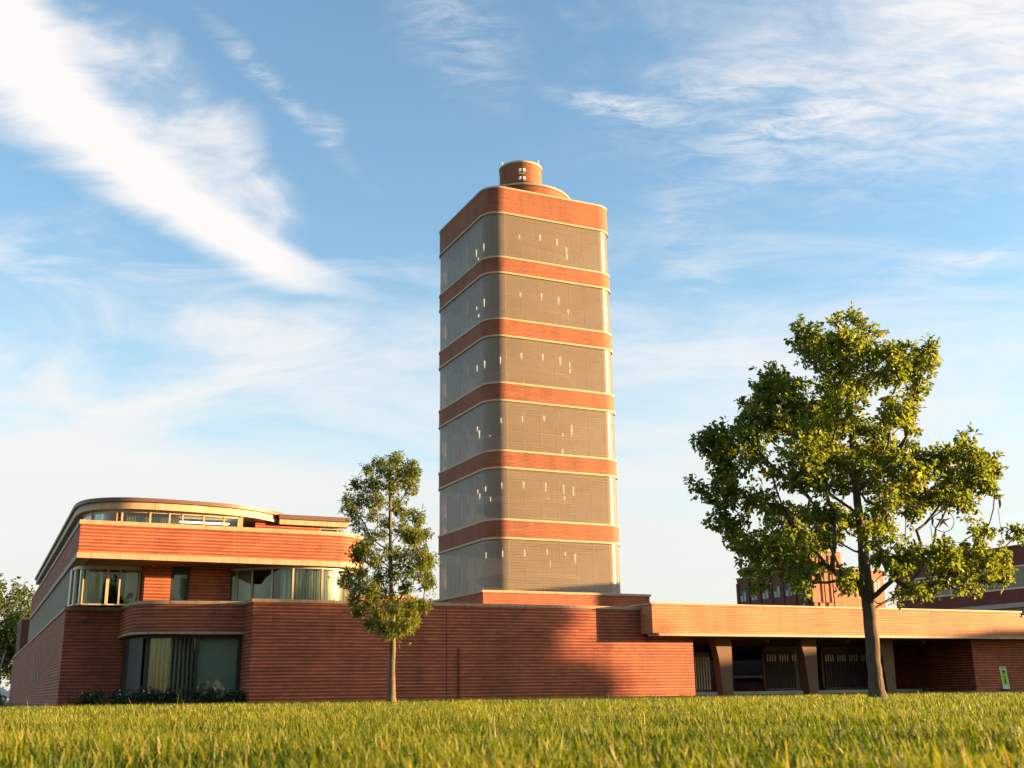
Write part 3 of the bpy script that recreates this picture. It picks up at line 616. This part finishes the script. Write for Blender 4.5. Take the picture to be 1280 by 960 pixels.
part('parapet_cap', plain('parapet_metal', (.2, .1, .08), .5), t, lambda m: m.box(79.9, 140.1, 60.7, 83.2, 11.5, 11.6))

t = thing('brick_warehouse', (120, 138, GZ), 'distant brick warehouse with an orange lit front, seen behind the oak crown', 'building')
WX = 109.5
part('wall', BR_F, t, lambda m: m.box(WX, 118, 130.3, 148.2, GZ, 16.9))  # darker brick than the front: shade on the sides put into the colour
part('front_wall', BR_LIT, t, lambda m: (m.box(WX+.05, 123, 130, 130.32, GZ, 16.9), m.box(WX-.35, 115, 129.8, 130, 12, 19.3)))
part('stair_tower', BR_F, t, lambda m: m.box(WX-.4, 114.4, 130.0, 138.3, 16.9, 19.4))
part('tower_cap', STONE, t, lambda m: m.box(WX-.5, 115.1, 129.7, 138.4, 19.4, 19.6))
part('roof_edge', STONE, t, lambda m: (m.box(WX-.1, WX+.1, 138.4, 148.3, 16.9, 17.1), m.box(115.1, 123.1, 129.9, 130.4, 16.9, 17.1)))
GL = plain('old_window_glass', (.18, .20, .20), .25, .3, 1)
def pil(m):
    for y in np.arange(131.2, 148, 2.8): m.box(WX-.18, WX, y-.22, y+.22, GZ, 16.2)
part('pilaster', BR_F, t, pil)
for k, y in enumerate(np.arange(132.6, 147.5, 2.8)):
    for z in (10.2, 13.2):
        wv = part('window', BLK, t, lambda m: m.box(WX-.06, WX+.02, y-.85, y+.85, z, z+1.9))
        part('pane', GL, wv, lambda m: (m.box(WX-.09, WX-.05, y-.7, y-.08, z+.15, z+1.7), m.box(WX-.09, WX-.05, y+.08, y+.7, z+.15, z+1.0)))
for k, x in enumerate((118.0, 121.6)):
    wv = part('window', BLK, t, lambda m: m.box(x-.7, x+.7, 129.93, 130.02, 13.4, 15.6))
    part('pane', GL, wv, lambda m: (m.box(x-.6, x-.05, 129.9, 129.94, 13.5, 15.5), m.box(x+.05, x+.6, 129.9, 129.94, 13.5, 15.5)))
part('drain_pipe', BLK, t, lambda m: (m.tube([(111.3, 129.6, 8), (111.3, 129.6, 18.5)], .1, 6), m.tube([(112.9, 129.6, 8), (112.9, 129.6, 18.8)], .1, 6)))

t = thing('vent_stack', (106.0, 108, GZ), 'tall white vent stack between the brick warehouse and the dark red building', 'vent stack')
part('pipe', STEEL, t, lambda m: m.tube([(106, 108, GZ), (106, 108, 14.4)], .5, 20), 40)
part('cap', BLK, t, lambda m: m.tube([(106, 108, 14.4), (106, 108, 14.6)], .55, 20), 40)

# rooftop ring ornament and the two dark curved vanes
def at_loc(a, D, z): p = FH*D+RH*a; return (p.x, p.y, z)
t = thing('ring_ornament', at_loc(37.0, 96, 10), 'thin round wire ring with star shaped spokes above the oak branch at the right', 'ornament')
oc = Vector(at_loc(37.0, 96, 13.75)); ux = RH
def ring(m):
    m.tube([oc+ux*math.cos(a)*.95+Vector((0, 0, 1))*math.sin(a)*.95 for a in np.linspace(0, 2*math.pi, 41)], .035, 5)
def spokes(m):
    for k in range(5):
        a = R(90+72*k); m.tube([oc, oc+ux*math.cos(a)*.72+Vector((0, 0, 1))*math.sin(a)*.72], [.13, .015], 6)
part('ring', BLK, t, ring); part('spoke', BLK, t, spokes)
part('mast', BLK, t, lambda m: m.tube([oc-Vector((0, 0, .93)), oc-Vector((0, 0, 3.4))], .05, 6))
for a_, z_, lab in ((35.9, 13.9, 'short dark curved vane on a mast just left of the wire ring'), (41.9, 15.3, 'dark curved vane at the right edge of the picture')):
    t = thing('curved_vane', at_loc(a_, 96, 10), lab, 'vane', 'curved vanes above the right roofs'); o0 = Vector(at_loc(a_, 96, z_))
    part('blade', BLK, t, lambda m: m.tube([o0+ux*(.22*math.cos(k))+Vector((0, 0, .62*math.sin(k)))-ux*.0 for k in np.linspace(-1.1, 1.25, 9)], [.02, .06, .10, .12, .12, .10, .08, .05, .02], 6))
    part('mast', BLK, t, lambda m: m.tube([o0-Vector((0, 0, .55)), o0-Vector((0, 0, 3.6))], .03, 5))

# ------------------------------------------------------------------ pedestrian sign near the pier
t = thing('crossing_sign', (48.3, 43.0, GZ), 'small leaning yellow-green pedestrian crossing sign with white ends in front of the brick pier', 'sign')
c0v = Vector((48.25, 43.0, GZ)); lean = Vector((-.10, 0, 1)).normalized(); su = RH
YG = plain('fluorescent_yellow_green', (.50, .72, .04), .5, .06)
def plate(m, a0, a1, z0, z1, d):
    P = [c0v+su*a+lean*z-FH*d for a, z in ((a0, z0), (a1, z0), (a1, z1), (a0, z1))]; Q = [p+FH*.015 for p in P]
    m.add(P+Q, [(0, 1, 2, 3), (7, 6, 5, 4), (0, 4, 5, 1), (1, 5, 6, 2), (2, 6, 7, 3), (3, 7, 4, 0)])
def ppoly(m, pts, d):
    P = [c0v+su*a+lean*z-FH*d for a, z in pts]; Q = [p+FH*.008 for p in P]; n = len(P)
    m.add(P+Q, [tuple(range(n)), tuple(range(2*n-1, n-1, -1))]+[(i, i+n, (i+1) % n+n, (i+1) % n) for i in range(n)])
part('base', BLK, t, lambda m: m.obox(c0v+Vector((0, 0, .04)), .24, .16, .045, YAW))
part('panel', STEEL, t, lambda m: plate(m, -.17, .17, .10, 1.22, 0))
part('face', YG, t, lambda m: plate(m, -.15, .15, .27, 1.07, .004+.015))
part('symbol', BLK, t, lambda m: (ppoly(m, [(-.09, 1.02), (0, .80), (.09, 1.02)], .028), ppoly(m, [(-.035, .36), (.035, .36), (.03, .52), (.05, .60), (-.04, .60)], .028), plate(m, -.035, .035, .62, .69, .028), ppoly(m, [(-.11, .72), (.11, .72), (.11, .75), (-.11, .75)], .028)))
part('text_line', BLK, t, lambda m: [plate(m, -.12, .12, 1.11+.035*k, 1.125+.035*k, .02) for k in range(3)])

# ------------------------------------------------------------------ parked white car far left
cx0, cy0 = 1.5, 118.0
t = thing('parked_car', (cx0, cy0, GZ), 'white car parked in the shade of the trees at the far left edge', 'car')
def carshape(m):
    pr = [(-2.2, .35), (-2.2, .8), (-1.9, .95), (-1.2, 1.0), (-.6, 1.42), (.9, 1.45), (1.6, 1.05), (2.15, .95), (2.25, .6), (2.2, .35)]
    V = []; n = len(pr)
    for yy, s in ((-.85, 1), (-.7, 1.02), (.7, 1.02), (.85, 1)):
        V += [(cx0+a, cy0+yy*(.82 if z > 1.1 else 1), GZ+z*s) for a, z in pr]
    F = [tuple(range(n)), tuple(range(4*n-1, 3*n-1, -1))]+[(k*n+i, (k+1)*n+i, (k+1)*n+(i+1) % n, k*n+(i+1) % n) for k in range(3) for i in range(n)]
    m.add(V, F)
part('body', STEEL, t, carshape, 35)
part('side_window', BLK, t, lambda m: m.add([(cx0-1.05, cy0-.83, GZ+1.04), (cx0+1.4, cy0-.83, GZ+1.06), (cx0+.85, cy0-.735, GZ+1.38), (cx0-.5, cy0-.735, GZ+1.36)], [(0, 1, 2, 3)]))
for s in (-1, 1):
    for q in (-1.35, 1.35):
        wq = part('wheel', BLK, t, lambda m: m.tube([(cx0+q, cy0+s*.7, GZ+.33), (cx0+q, cy0+s*.9, GZ+.33)], .33, 20), 30)
        part('rim', PALE, wq, lambda m: m.tube([(cx0+q, cy0+s*.88, GZ+.33), (cx0+q, cy0+s*.92, GZ+.33)], .2, 14), 30)

# ------------------------------------------------------------------ foliage
def leaf_mat(name, c1, c2, c3, transl=.45):
    m, b, p, o = mat_new(name)
    at = b.new('ShaderNodeAttribute', attribute_name='tone').outputs['Fac']
    c = b.mix(b.ss(at, .0, .55), (*c1, 1), (*c2, 1)); c = b.mix(b.ss(at, .72, 1.0), c, (*c3, 1))
    b.put(p.inputs['Base Color'], c); p.inputs['Roughness'].default_value = .45; p.inputs['Specular IOR Level'].default_value = .35
    tl = b.new('ShaderNodeBsdfTranslucent'); b.put(tl.inputs[0], b.mix(1.0, c, (1.5, 1.5, .7, 1), 'MULTIPLY'))
    mx = b.new('ShaderNodeMixShader'); mx.inputs[0].default_value = transl
    b.put(mx.inputs[1], p.outputs[0]); b.put(mx.inputs[2], tl.outputs[0]); b.put(o.inputs[0], mx.outputs[0]); return m
def bark(name, c):
    m, b, p, o = mat_new(name); g = geo(b)
    n = b.noise(b.map(g, (9, 9, 1.6)), 1.6, 8, .65, .6); k = b.mix(b.ss(n, .3, .7), (c[0]*.35, c[1]*.35, c[2]*.35, 1), (*c, 1))
    b.put(p.inputs['Base Color'], k); p.inputs['Roughness'].default_value = .9; bump(b, p, n, 1.0, .035); return m
LEAF_OAK = leaf_mat('oak_leaves', (.075, .115, .014), (.14, .175, .024), (.30, .27, .04), .5)
LEAF_SLIM = leaf_mat('locust_leaves', (.07, .10, .014), (.12, .155, .022), (.26, .20, .03), .5)
LEAF_FAR = leaf_mat('far_leaves', (.04, .06, .012), (.08, .11, .02), (.16, .15, .03))
BARK_O = bark('oak_bark', (.10, .07, .042)); BARK_S = bark('young_bark', (.16, .11, .06)); BARK_P = bark('pale_bark', (.5, .42, .33))
def mesh_np(name, V, F4, mat, parent, tone=None, tri=False, smooth=False):
    me = bpy.data.meshes.new(name); k = 3 if tri else 4
    me.vertices.add(len(V)); me.vertices.foreach_set('co', V.astype(np.float32).ravel())
    me.loops.add(F4.size); me.loops.foreach_set('vertex_index', F4.astype(np.int32).ravel())
    me.polygons.add(len(F4)); me.polygons.foreach_set('loop_start', np.arange(0, F4.size, k, dtype=np.int32))
    me.polygons.foreach_set('loop_total', np.full(len(F4), k, dtype=np.int32))
    if tone is not None:
        a = me.attributes.new('tone', 'FLOAT', 'POINT'); a.data.foreach_set('value', tone.astype(np.float32))
    me.update(calc_edges=True); me.validate()
    me.materials.append(mat); o = bpy.data.objects.new(name, me); col.objects.link(o)
    if parent is not None: o.parent = parent; o.location = -Vector(parent.location)
    return o
def leaves(name, cen, rad, per, size, mat, parent, seed, droop=.35, tuft=7, spread=.5, slender=.42):
    """leaf tufts inside blobs cen/rad; each leaf a folded blade of six corners"""
    rg = np.random.default_rng(seed); cen = np.array(cen); rad = np.array(rad)
    cnt = np.maximum(3, (per*(rad/rad.mean())**2).astype(int)); idx = np.repeat(np.arange(len(cen)), cnt); n = len(idx)
    d = rg.normal(size=(n, 3)); d /= np.linalg.norm(d, axis=1)[:, None]; rr = np.where(rg.random(n) < .66, rg.random(n)**.5, np.abs(rg.normal(0, 1, n))*.78+.25)
    tc_ = cen[idx]+d*(rad[idx]*rr)[:, None]*np.array([1, 1, .9]); tt = rg.normal(.42, .16, n)+.12*rg.normal(size=len(cen))[idx]
    ax = d*.7+np.array([0, 0, -.15])+rg.normal(size=(n, 3))*.5; ax /= np.linalg.norm(ax, axis=1)[:, None]
    k = tuft; T = np.repeat(tc_, k, axis=0); AX = np.repeat(ax, k, axis=0); N = n*k
    dl = AX*.45+rg.normal(size=(N, 3))*spread; dl[:, 2] -= droop*.5; dl /= np.linalg.norm(dl, axis=1)[:, None]
    B = T+AX*(rg.random(N)*size*.9)[:, None]+rg.normal(size=(N, 3))*size*.18
    L = size*(.65+.6*rg.random(N)); up_ = rg.normal(size=(N, 3))*.7+np.array([0, 0, 1.0])
    S = np.cross(dl, up_); S /= np.linalg.norm(S, axis=1)[:, None]+1e-9; U = np.cross(S, dl)
    w = L*slender*.5
    a = B; t_ = B+dl*L[:, None]-U*(L*.12)[:, None]
    l1 = B+dl*(L*.35)[:, None]+S*w[:, None]*.85+U*(w*.35)[:, None]; l2 = B+dl*(L*.72)[:, None]+S*w[:, None]+U*(w*.2)[:, None]
    r1 = B+dl*(L*.35)[:, None]-S*w[:, None]*.85+U*(w*.35)[:, None]; r2 = B+dl*(L*.72)[:, None]-S*w[:, None]+U*(w*.2)[:, None]
    V = np.stack([a, l1, l2, t_, r2, r1], 1).reshape(-1, 3); o6 = np.arange(N)[:, None]*6
    F = np.concatenate([o6+np.array([[0, 1, 2, 3]]), o6+np.array([[0, 3, 4, 5]])])
    tone = np.repeat(np.clip(np.repeat(tt, k)+rg.normal(0, .13, N), 0, 1), 6)
    return mesh_np(name, V, F, mat, parent, tone)
def skeleton(trunk, cen, rad, seed, start=3, minr=.012, bend=.12, pen=1.6):
    """grow limbs from the trunk towards every leaf clump; returns list of (points, radii)"""
    rg = random.Random(seed); nodes = []; par = []; 
    for i in range(len(trunk)-1):
        a, c = Vector(trunk[i][:3]), Vector(trunk[i+1][:3]); k = max(2, int((c-a).length/.25))
        for j in range(k): nodes.append(a.lerp(c, j/k)); par.append(len(nodes)-2)
    nodes.append(Vector(trunk[-1][:3])); par.append(len(nodes)-2); ntr = len(nodes); root_z = nodes[0].z
    order = sorted(range(len(cen)), key=lambda i: min((Vector(cen[i])-p).length for p in nodes[:ntr]))
    minz = cen_min = min(c[2] for c in cen)-.2; startz = max(Vector(trunk[start][:3]).z, 0)
    load = [0.0]*len(nodes)
    for i in order:
        c = Vector(cen[i]); best = None
        for q, p in enumerate(nodes):
            if q < ntr and p.z < startz: continue
            d = c-p; L = d.length
            cost = L+max(0, p.z-(c.z-.75*math.hypot(d.x, d.y)))*pen
            if q >= ntr: cost += .15
            if best is None or cost < best[0]: best = (cost, q)
        q = best[1]; p = nodes[q]; L = (c-p).length; k = max(1, int(L/.28)); prev = q
        side = Vector((rg.uniform(-1, 1), rg.uniform(-1, 1), rg.uniform(-.9, -.1)))*L*bend
        for j in range(1, k+1):
            f = j/k; pt = p.lerp(c, f)+side*math.sin(math.pi*f)+Vector([rg.uniform(-.025, .025) for _ in range(3)])
            nodes.append(pt); par.append(prev); load.append(0.0); prev = len(nodes)-1
        e = prev
        while e >= 0: load[e] += rad[i]**2; e = par[e]
    kids = {}
    for i, pp in enumerate(par): kids.setdefault(pp, []).append(i)
    return nodes, par, load, kids, ntr
def tree(name, base, trunk, blobs, leafm, barkm, label, cat, seed, per, size, depthf, tuft=7, kr=.030, start=3, group=None, slender=.42, droop=.35, twigs=3, fill=0, rscale=1.0, view=None):
    base = Vector((base[0], base[1], GZ)); rg = random.Random(seed)
    t = thing(name, base, label, cat, group)
    def W3(a, z, d=0):
        if view: k = 1+d/view[1]; a = (a+view[0])*k-view[0]; z = (z-.28)*k+.28     # nearer clumps sit a little lower and further in
        return base+RH*a+FH*d+Vector((0, 0, z))
    tr = [W3(a, z if i else z-.1) for i, (a, z, r) in enumerate(trunk)]; trr = [r for _, _, r in trunk]
    amax = max(abs(b_[0]) for b_ in blobs)
    cen = []; rad = []
    for (a, z, r) in blobs:
        lim = depthf(a, z, amax); s = rg.uniform(-1, 1)
        d = lim*s; cen.append(W3(a, z, d)); rad.append(r*rscale)
    if fill > 20:           # smaller clumps bridging neighbouring ones
        bl2 = []
        for i, (a, z, r) in enumerate(blobs):
            nb = sorted((math.hypot(a-q[0], z-q[1]), j) for j, q in enumerate(blobs) if j != i)[:3]
            for d_, j in nb:
                if j > i and (.35 < d_ < 1.3): bl2.append(((a+blobs[j][0])/2+rg.uniform(-.08, .08), (z+blobs[j][1])/2+rg.uniform(-.08, .08), min(r, blobs[j][2])*.6))
            ang = rg.uniform(0, 6.28); bl2.append((a+math.cos(ang)*r*1.1, z+math.sin(ang)*r*1.1, r*.42))
        for a, z, r in bl2:
            cen.append(W3(a, z, depthf(a, z, amax)*rg.uniform(-1, 1))); rad.append(r)
    for _ in range(fill):
        a, z, r = rg.choice(blobs); lim = depthf(a, z, amax); d = lim*rg.choice((-1, 1))*rg.uniform(.55, 1)
        cen.append(W3(a*.85, z, d)); rad.append(r*.9)
    nodes, par, load, kids, ntr = skeleton([tuple(p) for p in tr], cen, rad, seed, start)
    # trunk: thick tapering tube with a flared foot
    m = MB(); rr = list(trr); fl = tr[0]
    pts = [tr[0], tr[0].lerp(tr[1], .35)]+tr[1:]; ra = [rr[0]*1.45, rr[0]*1.08]+rr[1:]
    sp = []; sr = []
    for i in range(len(pts)-1):
        for j in range(5):
            f = j/5; sp.append(pts[i].lerp(pts[i+1], f)+Vector((rg.uniform(-1, 1), rg.uniform(-1, 1), 0))*ra[i]*.06); sr.append(ra[i]*(1-f)+ra[i+1]*f)
    sp.append(pts[-1]); sr.append(ra[-1]*.6); m.tube(sp, sr, 14); trunk_o = m.build('trunk', barkm, t, 60)
    mb = MB(); 
    def rr_(i): return min(.55*max(trr[start:start+1]), kr*math.sqrt(load[i])*1.0+.008)
    for i in range(ntr, len(nodes)):
        p = par[i]
        if p < ntr or kids[p][0] != i:      # start of a limb
            ch = [i]; c = i
            while kids.get(c): c = max(kids[c], key=lambda q: load[q]); ch.append(c); 
            # only follow unvisited chain beginning here
            P_ = [nodes[p]]+[nodes[q] for q in ch]; r_ = [min(rr_(i)*1.15, .12)]+[rr_(q) for q in ch]
            if p < ntr or True: mb.tube(P_, r_, 7)
    rgn = np.random.default_rng(seed)
    for c, r in zip(cen, rad):
        for _ in range(twigs):
            d = Vector(rgn.normal(size=3)).normalized(); e = c+d*r*.95; mid = c+d*r*.5+Vector(rgn.normal(size=3))*r*.1
            mb.tube([c, mid, e], [.011, .008, .004], 4, False)
    mb.build('branches', barkm, trunk_o, 60).location = Vector((0, 0, 0))
    leaves('crown', cen, rad, per, size, leafm, t, seed, droop, tuft, .55, slender)
    return t

oakb = FH*28+RH*8.73
tree('oak_tree', oakb, OAK_TRUNK, OAK_BLOBS, LEAF_OAK, BARK_O, 'wide spreading oak on the lawn in front of the carport canopy', 'tree', 11,
     16.5, .13, lambda a, z, A_: .72*math.sqrt(max(.15, (A_*.85)**2-a*a))*(1.0 if 2.5 < z < 7.5 else .55), tuft=6, kr=.034, start=3, slender=.5, fill=22, rscale=.94, twigs=5, view=(8.73, 28))
slb = FH*35+RH*-3.774
tree('slim_tree', slb, SLIM_TRUNK, SLIM_BLOBS, LEAF_SLIM, BARK_S, 'slim young tree with a narrow upright crown on the lawn left of the tower', 'tree', 23,
     72, .092, lambda a, z, A_: .8*math.sqrt(max(.1, A_**2-a*a)), tuft=6, kr=.028, start=2, slender=.34, fill=18, rscale=.97, twigs=5, view=(-3.774, 35))
# background trees at the left edge
def crown_blobs(rg, w, z0, z1, n, r0, r1):
    out = []
    for _ in range(n):
        f = rg.random(); z = z0+(z1-z0)*f; ww = w*math.sin(math.pi*(.12+.80*f))**.7
        out.append((rg.uniform(-1, 1)*ww, z, rg.uniform(r0, r1)))
    return out
def bgtree(px_a, D, h, w, seed, label, name='shade_tree', group=None, per=26, size=.42, base=None, n=60, z0=.22, mat=None, r0=.16, r1=.30):
    rg = random.Random(seed); bl = crown_blobs(rg, w, h*z0, h*.93, n, w*r0, w*r1)
    tk = [(0, 0, h*.028), (0, h*.12, h*.024), (0, h*.25, h*.02), (.1, h*.45, h*.015), (0, h*.7, h*.008), (0, h*.9, h*.003)]
    bs = base if base is not None else FH*D+RH*px_a
    return tree(name, bs, tk, bl, mat or LEAF_FAR, BARK_O, label, 'tree', seed, per, size, lambda a, z, A_: .9*math.sqrt(max(.2, A_**2-a*a)), tuft=6, kr=.03, start=2, twigs=1, group=group, slender=.6)
bgtree(-70, 150, 15.5, 7.5, 5, 'bushy green tree at the far left edge behind the office building', group='trees at the left edge')
bgtree(-60.5, 146, 12.5, 6.0, 6, 'smaller green tree close to the far end of the office side wall', group='trees at the left edge')
bgtree(-84, 175, 17, 9, 8, 'darker tree mostly beyond the left edge of the picture', group='trees at the left edge')
# thin pale leaning tree by the wall end
t = thing('leaning_sapling', FH*58+RH*-25.9+Vector((0, 0, GZ)), 'thin leaning sapling with a pale upper stem beyond the end of the left wall', 'sapling')
o_ = FH*58+RH*-25.9
def sp_(a, z): return Vector((o_.x, o_.y, 0))+RH*a+Vector((0, 0, z))
part('lower_stem', BARK_S, t, lambda m: (m.tube([sp_(.12, GZ-.1), sp_(-.1, .35), sp_(-.26, .85), sp_(-.22, 1.0)], [.10, .085, .08, .06], 10), m.tube([sp_(-.3, GZ-.1), sp_(-.24, .4), sp_(-.24, .9)], [.06, .05, .05], 8)), 50)
part('pale_stem', BARK_P, t, lambda m: m.tube([sp_(-.22, .95), sp_(-.14, 1.5), sp_(-.02, 2.1), sp_(.05, 2.45)], [.06, .055, .05, .03], 10), 50)

# plants under the bow window
DKL = leaf_mat('dark_shrub_leaves', (.012, .022, .008), (.025, .04, .012), (.05, .07, .02), .2)
FLW = plain('pale_flower', (.65, .55, .50), .6, .1)
rgp = random.Random(4)
plab = ['dark leafy plant with pale flowers, leftmost below the bow window', 'dark plant in front of the left pane of the bow window', 'dark leafy plant below the curtained pane, left half', 'taller dark plant below the middle post of the bow window', 'dark plant at the foot of the right pane of the bow window', 'small dark plant at the corner of the long wall', 'low dark plant in front of the left brick wall', 'dark plant between bow wall and left brick wall']
for k, (x, y, h) in enumerate([(5.4, 46.6, .62), (6.3, 46.1, .72), (7.1, 45.9, .62), (7.95, 45.8, .75), (8.8, 45.8, .62), (9.5, 45.7, .55), (4.3, 49.6, .55), (4.95, 48.2, .65)]):
    t = thing('garden_plant', (x, y, GZ), plab[k], 'plant', 'plants along the bow window')
    cs = [Vector((x+rgp.uniform(-.4, .4), y+rgp.uniform(-.2, .2), GZ+rgp.uniform(.08, h*.62))) for _ in range(7)]
    part('stem', BLK, t, lambda m: [m.tube([(x, y, GZ), tuple(c)], .012, 4) for c in cs])
    leaves('foliage', cs, [.22]*7, 12, .13, DKL, t, 50+k, .1, 5)
    part('flower', FLW, t, lambda m: [m.obox(c+Vector((rgp.uniform(-.1, .1), -.1, .2)), .02, .02, .02, rgp.random()) for c in cs[:2]])

# trees across the street, out of the picture at the right: their shade falls on the walls
def shade(s, tdist, yoff=0):      # point towards the sun from the wall point (s, 45)
    return Vector((s+math.cos(SUN_AZ)*tdist, 45+math.sin(SUN_AZ)*tdist, 0))
def shtree(s, tdist, top, w, seed, label, z0=.42, n=150):
    return bgtree(0, 0, top-GZ, w, seed, label, name='street_tree', group='trees across the street, right of the picture', base=shade(s, tdist), per=34, size=.55, n=n, z0=z0, r0=.14, r1=.2)
shtree(9, 104, 12.8, 5.6, 32, 'tall round street tree outside the picture at the right, shading the long wall')
shtree(18, 112, 11.2, 3.5, 34, 'shorter street tree beside the tall round one, outside the picture at the right', .5, 70)
shtree(54.5, 52, 7.3, 3.2, 33, 'narrow street tree outside the picture at the right, shading the pier', .3, 90)
# flat-roofed house added out of the picture to shade the columns and gates
t = thing('shading_house', (98, 21.4, GZ), 'flat roofed brick house added outside the picture at the right to shade the columns', 'house')
part('wall', BR, t, lambda m: m.box(95, 101, 18.4, 24.6, GZ, 7.05)); part('roof', COPPER, t, lambda m: m.box(94.7, 101.3, 18.2, 24.8, 7.05, 7.2))
for z in (1.2, 4.2):
    for y in (19.6, 22.2): part('window', PANE_D, t, lambda m: m.box(94.95, 94.99, y, y+1.2, z, z+1.5))
# trees behind the viewer, mirrored in the windows
proto = bgtree(0, 0, 13.5, 7.5, 41, 'green tree behind the viewer, first of the row mirrored in the windows', name='mirrored_tree', group='row of trees behind the viewer', base=Vector((-28, -52, 0)), per=34, size=.75, n=90, z0=.08)
for k in range(1, 7):
    c = proto.copy(); col.objects.link(c); c.location = (-28+12.5*k, -52+(k % 3)*3, GZ); c.rotation_euler = (0, 0, k*1.3); c.scale = (1, 1, .9+.05*(k % 4))
    c['label'] = 'green tree behind the viewer, %s of the row mirrored in the windows' % ('second', 'third', 'fourth', 'fifth', 'sixth', 'seventh')[k-1]
    for ch in proto.children:
        d = ch.copy(); col.objects.link(d); d.parent = c
        for g2 in ch.children: e = g2.copy(); col.objects.link(e); e.parent = d

# ------------------------------------------------------------------ grass
def grass():
    rg = np.random.default_rng(3); parts = []
    bands_ = [(1.2, 3.5, 20000, .0055, .10), (3.5, 7, 48000, .0064, .112), (7, 13, 72000, .007, .095), (13, 24, 70000, .010, .09), (24, 48, 60000, .016, .09), (5, 22, 420, .005, .24)]
    Bs = []; Hs = []; Ws = []
    for d0, d1, n, w, h in bands_:
        d = np.sqrt(rg.random(n)*(d1*d1-d0*d0)+d0*d0); th = YAW+rg.uniform(-.62, .62, n)
        x = d*np.cos(th); y = d*np.sin(th)
        pat = .5+.5*np.sin(x*2.1+1.3*np.sin(y*1.7))*np.sin(y*2.6+np.sin(x*1.9+1)); pat2 = .5+.5*np.sin(x*.55+.8*np.sin(y*.4+2))*np.sin(y*.5+1+x*.2)
        keep = (y < 43.15) | ((x < 30.6) & (y < 44.9)); keep &= ~((x > 9.8) & (y > 44.88)); keep &= rg.random(n) < (.45+.55*pat)
        hh = h*(.40+.75*rg.random(n))*(.66+.48*pat)*(.82+.42*pat2); tall = rg.random(n) < .03; hh = np.where(tall, hh*1.5, hh)
        ww = w*(.6+.8*rg.random(n))
        Bs.append(np.stack([x, y, np.full(n, GZ-.006)], 1)[keep]); Hs.append(hh[keep]); Ws.append(ww[keep]); parts.append(np.stack([pat, pat2, tall], 1)[keep])
    B = np.concatenate(Bs); H = np.concatenate(Hs); Wd = np.concatenate(Ws); Q = np.concatenate(parts); N = len(B)
    yaw = rg.uniform(0, 2*np.pi, N); S = np.stack([np.cos(yaw), np.sin(yaw), np.zeros(N)], 1)
    ln = rg.normal(size=(N, 2))*.27+np.array([-.12, .02]); Ld = np.stack([ln[:, 0], ln[:, 1], np.ones(N)], 1)
    mid = B+np.stack([ln[:, 0]*.35, ln[:, 1]*.35, np.full(N, .55)], 1)*H[:, None]; tip = B+np.stack([ln[:, 0], ln[:, 1], np.full(N, 1.0)], 1)*H[:, None]
    hw = (Wd*.5)[:, None]
    V = np.stack([B-S*hw*.8, B+S*hw*.8, mid+S*hw, mid-S*hw, tip+S*hw*.12, tip-S*hw*.12], 1).reshape(-1, 3)
    o6 = np.arange(N)[:, None]*6; F = np.concatenate([o6+np.array([[0, 1, 2, 3]]), o6+np.array([[3, 2, 4, 5]])])
    tone = np.clip(rg.normal(.38, .27, N)+.22*(Q[:, 0]-.5)+.26*(Q[:, 1]-.5), 0, 1); dry = (rg.random(N) < .07) | (np.arange(N) >= N-len(Bs[-1])); tone = np.where(dry, rg.uniform(.8, 1, N), tone)
    tone = np.repeat(tone, 6)
    m, b, p, o = mat_new('grass_blades'); at = b.new('ShaderNodeAttribute', attribute_name='tone').outputs['Fac']
    c = b.mix(b.ss(at, 0, .5), (.030, .062, .004, 1), (.10, .145, .007, 1)); c = b.mix(b.ss(at, .45, .8), c, (.22, .215, .012, 1)); c = b.mix(b.ss(at, .84, 1.0), c, (.36, .25, .10, 1))
    b.put(p.inputs['Base Color'], c); p.inputs['Roughness'].default_value = .5; p.inputs['Specular IOR Level'].default_value = .25
    tl = b.new('ShaderNodeBsdfTranslucent'); b.put(tl.inputs[0], b.mix(1.0, c, (1.3, 1.35, .4, 1), 'MULTIPLY'))
    mx = b.new('ShaderNodeMixShader'); mx.inputs[0].default_value = .45; b.put(mx.inputs[1], p.outputs[0]); b.put(mx.inputs[2], tl.outputs[0]); b.put(o.inputs[0], mx.outputs[0])
    g = mesh_np('grass', V, F, m, None, tone); tag(g, 'thick uncut yellow-green grass covering the lawn in the foreground', 'grass', kind='stuff')
grass()
